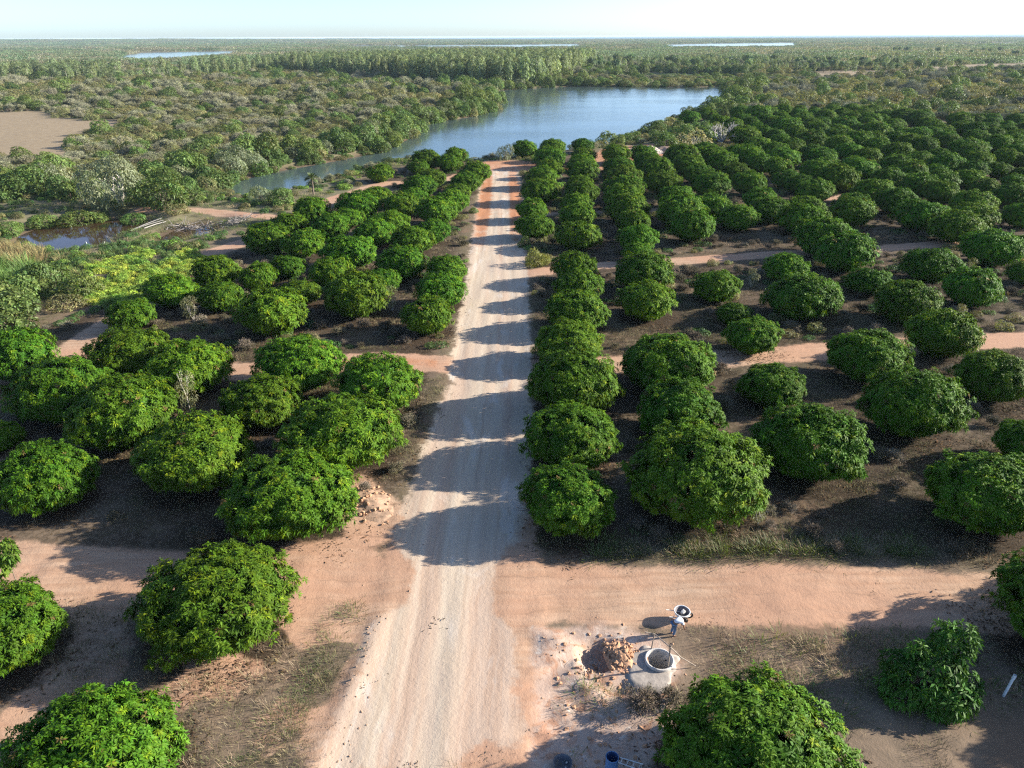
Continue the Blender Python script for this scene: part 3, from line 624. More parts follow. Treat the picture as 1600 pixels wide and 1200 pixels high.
def twig_shrub(seed, ntw, base, leafbase, nleaf_, flat=.8, vase=False):
    """leafless crown: stems that fork into a cloud of fine twigs; unit half width"""
    nleaf = int(nleaf_); r = np.random.default_rng(seed); rr = random.Random(seed); segs = []
    for k in range(7):
        a = k * .9 + rr.uniform(-.3, .3); e = rr.uniform(.7, 1.4); d = np.array([math.cos(a) * math.cos(e), math.sin(a) * math.cos(e), math.sin(e)])
        branches(np.array([rr.uniform(-.08, .08), rr.uniform(-.08, .08), 0.]), d, .30 * flat / .8, .022, 3, segs, .55, .78, (2, 2), .05, rr)
    Vs, Fs = tubes(segs, 3); ends = np.array([s[1] for s in segs if s[2] < .013])
    P = ends[r.integers(0, len(ends), ntw)] + r.normal(0, .09, (ntw, 3)); P[:, 2] = np.abs(P[:, 2])
    D = P - np.array([0, 0, .05]); D = unit(D) + r.normal(0, .35, P.shape)
    V1 = leaf_quads(P, D, 3, .20, .016, (.2, 1.3), .05, r); c1 = np.repeat(tint_arr(base, len(P), r, .3), 12, 0)
    P2 = P[r.integers(0, ntw, max(1, nleaf))] + r.normal(0, .05, (max(1, nleaf), 3))
    V2 = leaf_quads(P2, r.normal(0, 1, P2.shape), 3, .07, .045, (0, 1.2), .2, r); c2 = np.repeat(tint_arr(leafbase, len(P2), r, .3, .2), 12, 0)
    V = np.concatenate([V1, V2, Vs]); nq = (len(V1) + len(V2)); cs = np.ones((len(Vs), 3)) * np.array(base) * .9
    return mesh("shrub", V, np.concatenate([quads(nq), Fs + nq]), [M_DRY], col=np.concatenate([c1, c2, cs]))

def stem_fan(n, h, rad=.02):
    def f(rr):
        s = []
        for k in range(n):
            a = rr.uniform(0, 6.28); d = rr.uniform(.05, .4); s.append(((rr.uniform(-.1, .1), rr.uniform(-.1, .1), -.03), (math.cos(a) * d, math.sin(a) * d, h), rad, rad * .5))
        return s
    return f

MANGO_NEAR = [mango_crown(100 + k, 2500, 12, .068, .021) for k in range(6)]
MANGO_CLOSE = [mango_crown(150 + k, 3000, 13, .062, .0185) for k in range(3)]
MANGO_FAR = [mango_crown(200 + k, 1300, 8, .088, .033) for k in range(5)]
TRUNKS = [mango_trunk(k) for k in range(3)]
MANGROVE = [blob_bush(300 + k, 9, dome(1.15, .2), 1150, 5, .10, .05, (0.10, 0.158, 0.037), M_BUSH, stems=stem_fan(8, .4)) for k in range(4)]
OLIVE = [blob_bush(320 + k, 8, dome(.95, .2), 800, 4, .115, .045, (0.185, 0.195, 0.080), M_BUSH, .3, .25, stems=stem_fan(8, .45)) for k in range(4)]
SILVER = [blob_bush(340 + k, 9, dome(1.1, .2), 1000, 5, .10, .035, (0.19, 0.225, 0.13), M_BUSH, .25, .1, stems=stem_fan(7, .5)) for k in range(2)]
DRYSHRUB = [twig_shrub(360 + k, 900, (0.27, 0.265, 0.17), (0.20, 0.225, 0.085), 380 * (k % 2 + .3 * (k > 0)), .8) for k in range(4)]
GUM = [blob_bush(380 + k, 11, column(.115), 420, 4, .055, .022, (0.18, 0.235, 0.105), M_BUSH, .25, .1, droop=.7,
       stems=lambda rr: [((0, 0, -.01), (.01, 0, .5), .011, .008), ((.01, 0, .5), (0, .01, .9), .008, .003)]) for k in range(4)]
for me_ in GUM: me_.materials[1] = M_PALEBARK
PALMISH = [blob_bush(395, 5, lambda r, n: [((0, 0, .86), (.16, .16, .13))], 40, 5, .22, .05, (0.08, 0.125, 0.05), M_BUSH, droop=.8, stems=lambda rr: [((0, 0, 0), (0, 0, .86), .02, .015)])]

def far_clump(seed, base):
    r = np.random.default_rng(seed); bl = []
    for k in range(34):
        a = r.uniform(0, 6.28); d = math.sqrt(r.uniform(0, 1)); s = r.uniform(.12, .24)
        bl.append(((math.cos(a) * d, math.sin(a) * d, .06), (s, s, r.uniform(.09, .2))))
    return blob_bush(seed, 0, lambda rr, n: bl, 850, 2, .085, .06, base, M_BUSH, .3, .2, tone=.45)
FARWOOD = [far_clump(400 + k, b) for k, b in enumerate([(0.115, 0.17, 0.08), (0.155, 0.18, 0.10), (0.095, 0.15, 0.07), (0.19, 0.195, 0.125)])]

# ------------------------------------------------------------------ grass and weeds
def tuft(seed, n, h, w, spread, base, lean=.5, mat=None):
    r = np.random.default_rng(seed); P = np.zeros((n, 3)); P[:, :2] = r.normal(0, spread, (n, 2))
    D = np.stack([P[:, 0] / spread * lean * .6 + r.normal(0, .3, n) * lean, P[:, 1] / spread * lean * .6 + r.normal(0, .3, n) * lean, np.ones(n)], -1)
    D = unit(D); side = unit(np.stack([-D[:, 1], D[:, 0], r.normal(0, .2, n) + .01], -1)); L = h * r.uniform(.5, 1.2, (n, 1)); W = w * r.uniform(.7, 1.3, (n, 1))
    mid = P + D * L * .5; tip = P + D * L; tip[:, :2] += D[:, :2] * L * .5
    V = np.stack([P - side * W * .3, mid + side * W * .5, tip, mid - side * W * .5], 1).reshape(-1, 3)
    c = np.repeat(tint_arr(base, n, r, .3, .15), 4, 0)
    return mesh("tuft", V, quads(len(V)), [mat or M_DRY], col=c)
DRYGRASS = [tuft(500, 46, .22, .012, .16, (0.25, 0.195, 0.115)), tuft(501, 52, .18, .012, .20, (0.20, 0.165, 0.095)), tuft(502, 46, .20, .013, .17, (0.135, 0.135, 0.060)), tuft(503, 56, .30, .011, .22, (0.29, 0.235, 0.15), .7)]
GREENWEED = [tuft(510, 60, .30, .018, .22, (0.125, 0.165, 0.04), .8, M_BUSH), tuft(511, 70, .24, .020, .26, (0.10, 0.14, 0.04), .9, M_BUSH)]
REED = [tuft(520, 60, 1.5, .05, .35, (0.14, 0.24, 0.06), .3, M_BUSH), tuft(521, 60, 1.3, .05, .4, (0.11, 0.20, 0.055), .35, M_BUSH)]
TALLDRY = [tuft(530, 60, 1.3, .04, .4, (0.27, 0.215, 0.10), .35), tuft(531, 60, 1.1, .04, .45, (0.20, 0.19, 0.085), .4)]
YWEED = [blob_bush(540 + k, 5, dome(.7, .1), 300, 4, .17, .07, b, M_BUSH, .2, .2) for k, b in enumerate([(0.25, 0.37, 0.055), (0.17, 0.29, 0.05), (0.31, 0.40, 0.06)])]
LOWGREEN = [blob_bush(550 + k, 6, dome(.6, .1), 380, 4, .15, .07, b, M_BUSH, .2, .2) for k, b in enumerate([(0.075, 0.15, 0.04), (0.11, 0.18, 0.05)])]
BRUSH = [twig_shrub(560 + k, 420, b, (0.11, 0.105, 0.05), 200, .55) for k, b in enumerate([(0.20, 0.165, 0.12), (0.15, 0.125, 0.085), (0.24, 0.205, 0.155)])]

# ------------------------------------------------------------------ scatter helpers
def stuff(name, pts, variants, label, vi=None):
    """pts (n,6): x y z rot scale_xy scale_z; one object that carries all of an uncountable mass"""
    pts = np.asarray(pts, float)
    if not len(pts): return None
    me = bpy.data.meshes.new(name); me.vertices.add(len(pts)); me.vertices.foreach_set("co", pts[:, :3].astype(np.float32).ravel())
    def add(nm, typ, arr, key):
        a = me.attributes.new(nm, typ, 'POINT'); a.data.foreach_set(key, np.ascontiguousarray(arr).ravel())
    z0 = np.zeros(len(pts)); add("turn", 'FLOAT_VECTOR', np.stack([z0, z0, pts[:, 3]], -1).astype(np.float32), "vector")
    add("size", 'FLOAT_VECTOR', np.stack([pts[:, 4], pts[:, 4], pts[:, 5]], -1).astype(np.float32), "vector")
    add("pick", 'INT', (rng.integers(0, len(variants), len(pts)) if vi is None else np.asarray(vi)).astype(np.int32), "value")
    c = bpy.data.collections.new(name + "_kinds")
    for k, v in enumerate(variants):
        o = bpy.data.objects.new("%s_%02d" % (name, k), v); c.objects.link(o)
    ng = bpy.data.node_groups.new(name, "GeometryNodeTree")
    ng.interface.new_socket("Geometry", in_out='INPUT', socket_type='NodeSocketGeometry'); ng.interface.new_socket("Geometry", in_out='OUTPUT', socket_type='NodeSocketGeometry')
    N = ng.nodes; L = ng.links
    gi = N.new("NodeGroupInput"); go = N.new("NodeGroupOutput"); ip = N.new("GeometryNodeInstanceOnPoints"); ci = N.new("GeometryNodeCollectionInfo")
    ci.inputs[0].default_value = c; ci.inputs["Separate Children"].default_value = True; ci.inputs["Reset Children"].default_value = True
    def na(nm, typ):
        n_ = N.new("GeometryNodeInputNamedAttribute"); n_.data_type = typ; n_.inputs[0].default_value = nm; return n_.outputs[0]
    L.new(gi.outputs[0], ip.inputs["Points"]); L.new(ci.outputs[0], ip.inputs["Instance"]); ip.inputs["Pick Instance"].default_value = True
    L.new(na("pick", 'INT'), ip.inputs["Instance Index"]); L.new(na("size", 'FLOAT_VECTOR'), ip.inputs["Scale"])
    e2r = N.new("FunctionNodeEulerToRotation"); L.new(na("turn", 'FLOAT_VECTOR'), e2r.inputs[0]); L.new(e2r.outputs[0], ip.inputs["Rotation"])
    L.new(ip.outputs[0], go.inputs[0])
    o = obj(name, me); o.modifiers.new("scatter", 'NODES').node_group = ng
    return tag(o, kind='stuff', label=label)

def grid(x0, x1, y0, y1, s, jit=.45):
    X, Y = np.meshgrid(np.arange(x0, x1, s), np.arange(y0, y1, s)); X = X.ravel(); Y = Y.ravel()
    X[:] = X + ((np.round(Y / s) % 2) * .5) * s
    return X + rng.uniform(-jit, jit, len(X)) * s, Y + rng.uniform(-jit, jit, len(Y)) * s

def in_view(x, y, m=12): return np.abs(x) < .76 * y + m

# ------------------------------------------------------------------ the mango trees
ROWW = 6.9
ORD = "first second third fourth fifth sixth seventh eighth ninth tenth eleventh twelfth thirteenth fourteenth fifteenth sixteenth seventeenth eighteenth nineteenth twentieth twenty-first twenty-second twenty-third twenty-fourth twenty-fifth twenty-sixth twenty-seventh twenty-eighth twenty-ninth thirtieth".split()
SPECIAL = {}
def plant_mangoes():
    lst = []
    have = [(t_[0], t_[1]) for t_ in list(MANGO_RIGHT) + list(MANGO_LEFT)]
    extra = []
    cx, cy = np.meshgrid(np.arange(8, 175, 1.3), np.arange(100, 262, 1.3)); cx = cx.ravel(); cy = cy.ravel()
    ok = (sdist(cx, cy, ORCH_R) < -3) & (sdist(cx, cy, CLEARING) > 3) & (cx < .74 * cy)
    for nm_, hw, pts in TRACKS: ok &= dist_line(cx, cy, pts) > hw + 2.6
    for nm_ in ("bare", "lacy", "sandA", "sandB", "sandC"): ok &= np.hypot(cx - SPOT[nm_][0], cy - SPOT[nm_][1]) > 7
    for a, b in zip(cx[ok], cy[ok]):
        if min((a - p) ** 2 + (b - q) ** 2 for p, q in have) > 6.7 ** 2 and abs(((a - .10 * b + .3) / 6.9 + .5) % 1 - .5) < .16: have.append((a, b)); extra.append((a + rng.normal(0, .2), b, rng.uniform(4.8, 6.0)))
    for side, T in (("right", list(MANGO_RIGHT) + extra + [(29.5, 19.5, 7.0), (31.5, 26.5, 6.0)]), ("left", MANGO_LEFT)):
        for x, y, w in T:
            if side == "right":
                row = int(round((x - .10 * y + .3) / 6.9)) + 1; blk = sum(y > v for v in (27.5, 56, 84.5, 115))
            elif y < 57:
                row = int(round((-x - (57 - y) * .17 - 8.1) / 7.6)) + 1; blk = 0 if y < 30 else 1
            else:
                row = int(round((-x + .04 * (y - 95) - 10.7) / 6.5)) + 2; blk = 2
            lst.append([side, max(row, 0), blk, y, x, w])
    lst.sort(key=lambda q: (q[0], q[1], q[2], q[3]))
    cnt = {}
    for side, row, blk, y, x, w in lst:
        k = cnt.get((side, row, blk), 0); cnt[(side, row, blk)] = k + 1
        place = (["below the near track", "past the near track", "past the second track", "past the third track", "past the fourth track"] if side == "right"
                 else ["below the near track", "past the near track", "past the second track"])[blk]
        rowt = ORD[row - 1] + " row " + side + " of the road" if row > 0 else "short row at the far road edge, " + side + " side"
        lab = SPECIAL.get((round(x), round(y)), "%s mango tree %s, %s" % (ORD[k], place, rowt))
        near = math.hypot(x, y) < 62
        h = random.uniform(.92, 1.08) * (.9 if w > 6.9 else 1); g = 1.06 if y < 80 else 1.14
        root = empty("mango_tree", (x, y, -.05), random.uniform(0, 6.28), (w / 2 * g, w / 2 * g, w / 2 * h * (1.04 if y < 80 else 1.1)))
        tag(root, lab, "mango tree", "mango trees of the orchard %s of the road" % side)
        obj("crown", random.choice(MANGO_CLOSE if math.hypot(x, y) < 36 else MANGO_NEAR if near else MANGO_FAR), root); obj("trunk", random.choice(TRUNKS), root)
SPECIAL.update({(9, 17): "large mango tree at the bottom edge beside the blue drum", (-15, 17): "bright green mango tree cut by the bottom edge, left of the road",
    (-14, 25): "round mango tree standing alone below the near track, left of the road", (-26, 25): "mango tree at the left edge with a thin tall shoot",
    (26, 27): "dark mango tree at the right edge below the near track", (-13, 33): "mango tree beside the bare spoil mound, left of the road", (3, 33): "mango tree at the corner of the road and the near right track"})
plant_mangoes()

# ------------------------------------------------------------------ shrubs and woods beyond the orchard
ORCH_ALL = MANGO
def near_mango(x, y, f=1.0):
    r = np.zeros(len(x), bool)
    for a, b, w in ORCH_ALL: r |= np.hypot(x - a, y - b) < w * .5 * f + 1.6
    return r
def track_dist(x, y):
    d = np.full(len(x), 99.0)
    for nm, hw, pts in TRACKS: d = np.minimum(d, dist_line(x, y, pts) - hw)
    return np.minimum(d, sdist(x, y, ROAD))

GROVE = list(GROVE_FRONT) + [(GROVE_FRONT[-1][0] + 60, GROVE_FRONT[-1][1] + 260), (GROVE_FRONT[-4][0] - 40, GROVE_FRONT[-4][1] + 330), (GROVE_FRONT[4][0] - 60, GROVE_FRONT[4][1] + 120), (GROVE_FRONT[0][0] - 60, GROVE_FRONT[0][1] + 60)]
WEEDY = [YELLOW_WEEDS, REEDS, TALL_DRY, WET_GREEN]

def build_wilds():
    parts = []
    for y0, y1, s in ((55, 300, 4.3), (300, 720, 6.2)):
        xx = .76 * y1 + 20
        x, y = grid(-xx, xx, y0, y1, s); k = in_view(x, y); parts.append((x[k], y[k], np.full(k.sum(), s)))
    e_ = []
    for i in range(len(LAKE)):
        (x1, y1), (x2, y2) = LAKE[i], LAKE[(i + 1) % len(LAKE)]; n_ = int(math.hypot(x2 - x1, y2 - y1) / 2.7) + 1
        for q in range(n_): e_.append((x1 + (x2 - x1) * q / n_ + rng.normal(0, .5), y1 + (y2 - y1) * q / n_ + rng.normal(0, .5)))
    e_ = np.array(e_); e_ = e_[in_view(e_[:, 0], e_[:, 1]) & (e_[:, 1] > np.interp(e_[:, 0], [p[0] for p in CREEK_MID], [p[1] for p in CREEK_MID]))]
    parts.append((e_[:, 0], e_[:, 1], np.full(len(e_), 3.6)))
    X, Y, SP = [np.concatenate(q) for q in zip(*parts)]
    dlake = sdist(X, Y, LAKE); dw = dlake.copy()
    for w in WATERS[1:] + [POND, PUDDLE]: dw = np.minimum(dw, sdist(X, Y, w) - 1)
    keep = (dw > -0.9) & ~inside(X, Y, ORCH_R) & ~inside(X, Y, ORCH_L)
    keep &= ~near_mango(X, Y) & (track_dist(X, Y) > 1.6)
    fd = sdist(X, Y, FIELD) + (fbm(X / 9, Y / 9, 171) - .5) * 12; keep &= (fd > 1.5) | (rng.uniform(0, 1, len(X)) < .012)
    keep &= sdist(X, Y, FIELD_FAR) > 2; keep &= ~inside(X, Y, POND_ZONE); keep &= ~((SP == 3.6) & (dlake < .5)); keep &= ~inside(X, Y, CLEARING)
    for p in WEEDY: keep &= ~inside(X, Y, p)
    keep &= ~((X > -60) & (X < -20) & (Y < 112) & (Y > 55) & ~inside(X, Y, LEFT_THICKET))      # open ground beside the pond
    keep &= ~inside(X, Y, GROVE) | (rng.uniform(0, 1, len(X)) < .5)
    bx, by = SPOT["bigwillow"]; keep &= np.hypot(X - bx, Y - by) > 11
    for nm in ("bare", "lacy", "roundA", "silverA", "palmA", "shoreA"): keep &= np.hypot(X - SPOT[nm][0], Y - SPOT[nm][1]) > 4.5
    X, Y, SP, dlake, dw = X[keep], Y[keep], SP[keep], dlake[keep], dw[keep]
    n1 = fbm(X / 26, Y / 26, 61); n2 = fbm(X / 60, Y / 60, 67); u = rng.uniform(0, 1, len(X)); n3 = vnoise(X / 9, Y / 9, 71)
    leftbank = (X < 12) & (Y > 100)
    nearshore = (dlake < 22) & (Y < np.interp(X, [p[0] for p in CREEK_MID], [p[1] for p in CREEK_MID])) & (X > -55) & (X < 25) & (Y < 190)
    thick = inside(X, Y, LEFT_THICKET)
    kind = np.full(len(X), 1)                               # 0 mangrove 1 olive 2 dry 3 silver 4 none
    green = (dw < 10 + 10 * n3) | thick | ((Y < 135) & (X < -40))
    dryp = .23 + 1.5 * (n1 - .5) + .9 * (n2 - .5)
    dryp = np.where((Y > 300) & (X > 0), dryp + .0, dryp)
    kind[u < dryp] = 2
    kind[(u > .86) & (kind == 1)] = 0
    kind[green] = np.where(u[green] < .74, 0, np.where(u[green] < .88, 1, 3))
    kind[nearshore] = np.where(u[nearshore] < .55, 2, np.where(u[nearshore] < .85, 1, 0))
    kind[thick & (u > .9)] = 1; kind[thick & ((u < .85) | (kind == 3))] = 0
    edge = (dlake < 14) & (X > 28) & (Y > 150)
    kind[edge] = np.where(u[edge] < .6, 0, 1)
    sparse = rng.uniform(0, 1, len(X)) < np.where(nearshore & (X < -22), .6, np.where((dw < 12) | thick, 0.0, .12 + .25 * (n2 - .5)))
    k = ~sparse
    X, Y, SP, kind, dlake = X[k], Y[k], SP[k], kind[k], dlake[k]
    Z = terrain(X, Y)[0]
    base = np.array([.70, .66, .66, .68])[kind] * SP
    sc = base * rng.uniform(.65, 1.35, len(X)) * np.where((kind == 0) & (Y < 300), 1.12, 1) * np.where(thick[k], .92, 1)
    sz = sc * rng.uniform(.8, 1.25, len(X)) * np.array([1.0, .85, .9, 1.0])[kind]
    far = (X < 12) & (Y < 340) & (Y > 140) & (dlake > 12); sc[far] *= .92; sz[far] *= .74
    pt = (X > 26) & (X < 75) & (Y > 150) & (Y < 335) & (dlake < 30); sc[pt] *= .72; sz[pt] *= .66
    small = nearshore[k]; sc[small] *= .62; sz[small] *= .62; pen = (X > 55) & (X < 230) & (Y > 425) & (Y < 530); sc[pen] *= .8; sz[pen] *= .55
    rot = rng.uniform(0, 6.28, len(X))
    DATA = np.stack([X, Y, Z - .1, rot, sc, sz], -1)
    VAR = [MANGROVE, OLIVE, DRYSHRUB, SILVER]
    NAME = ["green_shrub", "olive_shrub", "dry_shrub", "silver_shrub"]; CAT = ["green shrub", "olive shrub", "dry shrub", "silver shrub"]
    LOOK = ["leafy green shrub", "olive half-bare shrub", "leafless grey shrub", "pale silvery shrub"]
    cmx, cmy = [p[0] for p in CREEK_MID], [p[1] for p in CREEK_MID]
    fcx, fcy = np.mean(FIELD, 0)
    def where(x, y, d):
        if y < 105 and x < -20: return "in the thicket left of the pond" if x > -50 - .2 * y else "at the outer side of the left thicket"
        if d < 22 and -60 < x < 12 and y < np.interp(x, cmx, cmy): return "on the near shore of the creek" if x < -25 else "on the shore by the end of the road"
        if x < 12 and d < 16:
            return "on the far bank at the creek's head" if y < 150 else "on the far bank midway up the creek" if y < 215 else "on the wooded point where the creek meets the lake" if y < 330 else "on the far lake shore below the grove"
        if x < 12 and y < 330:
            f = np.hypot(x - fcx, y - fcy)
            return "beside the bare field" if f < 45 else "between the bare field and the creek" if y < 190 else "in the middle of the scrub beyond the creek" if y < 250 else "in the scrub behind the bare field" if x < -110 else "in the scrub behind the wooded point"
        if x < 12: return "at the foot of the tall grove" if x > -235 else "among the scattered tall trees left of the grove"
        if d < 20: return "on the lake point behind the bare tree" if y < 260 else "on the far right shore of the lake"
        return "just beyond the last right orchard rows" if y < 300 else "in the scrub behind the right orchard, lake side" if x < 150 else "in the scrub behind the right orchard, right side"
    for q in range(4):
        idx = np.where(kind == q)[0]; app = sc[idx] / np.hypot(X[idx], Y[idx]); o_ = idx[np.argsort(-app)]
        lim = (300, 300, 300, 120)[q]
        for i in o_[:lim]:
            wh = where(X[i], Y[i], dlake[i])
            o = obj(NAME[q], VAR[q][rng.integers(0, len(VAR[q]))], None, DATA[i, :3], rot[i], (sc[i], sc[i], sz[i]))
            z_ = "tall" if sz[i] > 1.12 * base[i] else "low" if sz[i] < .82 * base[i] else "middling"
            w_ = "broad" if sc[i] > 1.1 * base[i] else "narrow" if sc[i] < .8 * base[i] else "rounded"
            tag(o, "%s %s %s %s" % (z_, w_, LOOK[q], wh), CAT[q], "%s %s %ss %s" % (z_, w_, CAT[q], wh))
        stuff("scrub", DATA[o_[lim:]], VAR[q], "distant mass of %ss" % LOOK[q])
    # the tall pale-stemmed grove across the water
    gx, gy = grid(-620, 120, 330, 900, 5.2); k = inside(gx, gy, GROVE) & in_view(gx, gy, 20)
    fx, fy = [p[0] for p in GROVE_FRONT], [p[1] for p in GROVE_FRONT]; k &= gy < np.interp(gx, fx, fy) + np.where(gx < -290, 95, 45) + 290 * smooth01(-270, -40, gx)
    for w in WATERS: k &= sdist(gx, gy, w) > 6
    k &= rng.uniform(0, 1, len(gx)) < np.clip(.42 + (gx + 250) / 110, .42, .92)
    gx, gy = gx[k], gy[k]; gh = np.where(gx > -200 + rng.normal(0, 45, len(gx)), rng.uniform(9.5, 14.5, len(gx)) + 2.2 * smooth01(-150, 0, gx), rng.uniform(6.5, 11.5, len(gx)) * np.where((gx > -275) & (gx < -195), .75, 1))
    D = np.stack([gx, gy, np.zeros(len(gx)), rng.uniform(0, 6.28, len(gx)), gh * np.where(gx > -235, 1.15, 1.7) * rng.uniform(.8, 1.2, len(gx)), gh], -1)
    o_ = np.argsort(-(gh / np.hypot(gx, gy)))
    for i in o_[:300]:
        o = obj("gum_tree", GUM[rng.integers(0, 4)], None, D[i, :3], D[i, 3], (D[i, 4], D[i, 4], D[i, 5]))
        side = "dense right end" if gx[i] > -235 else "open left part"
        tag(o, "tall slender pale-stemmed tree in the %s of the grove across the lake" % side, "tall tree", "tall trees of the grove, " + side)
    stuff("woods", D[o_[300:]], GUM, "rest of the tall grove across the lake")
    # palms and dark trees on the far side of the lagoon
    n = 260; px = np.concatenate([rng.uniform(60, 330, n), rng.uniform(560, 1000, 200)]); py = np.concatenate([rng.uniform(560, 760, n) , rng.uniform(900, 1250, 200)])
    k = np.ones(len(px), bool)
    for w in WATERS: k &= sdist(px, py, w) > 5
    px, py = px[k], py[k]; h = rng.uniform(5, 9.5, len(px)) * np.where(py > 850, .95, 1)
    stuff("far_palms", np.stack([px, py, 0 * px, rng.uniform(0, 6, len(px)), h * rng.uniform(1.1, 1.9, len(px)), h], -1), PALMISH + GUM[:2], "dark palms standing out of the far woods")
    # far-off wood, read as one mass
    P = []
    for y0, y1, s in ((720, 1500, 17), (1500, 3000, 34), (3000, 8600, 75)):
        x, y = grid(-.78 * y1 - 60, .78 * y1 + 60, y0, y1, s, .5); k = in_view(x, y, 60)
        x, y = x[k], y[k]; zt, _, wsd, _ = terrain(x, y); k = (wsd > s * .45) & (zt > -.9) & (sdist(x, y, FIELD_FAR) > 8)
        k &= rng.uniform(0, 1, len(x)) < .93
        x, y, zt = x[k], y[k], zt[k]; h = rng.uniform(13, 24, len(x)) * (1 + .5 * (vnoise(x / 160, y / 160, 81) - .5)) * np.where(y > 3000, 1.25, 1)
        P.append(np.stack([x, y, zt - .3, rng.uniform(0, 6.28, len(x)), np.full(len(x), s * .62) * rng.uniform(.8, 1.2, len(x)), h], -1))
    P = np.concatenate(P); nn = fbm(P[:, 0] / 150, P[:, 1] / 150, 91) + rng.normal(0, .05, len(P))
    stuff("far_woods", P, FAR_V, "low woods and mangrove reaching to the horizon", vi=np.clip((nn - .3) / .4 * 4, 0, 3).astype(int))
FAR_V = FARWOOD
build_wilds()

# ------------------------------------------------------------------ weeds and grass near the pond and in the orchard
def place(x, y, smin, smax, zs=(.8, 1.2), sink=.03):
    x = np.asarray(x); y = np.asarray(y); z = terrain(x, y)[0]; s = rng.uniform(smin, smax, len(x))
    return np.stack([x, y, z - sink, rng.uniform(0, 6.28, len(x)), s, s * rng.uniform(*zs, len(x))], -1)
def fill(poly, s):
    p = np.array(poly); x, y = grid(p[:, 0].min(), p[:, 0].max(), p[:, 1].min(), p[:, 1].max(), s); k = inside(x, y, poly); return x[k], y[k]

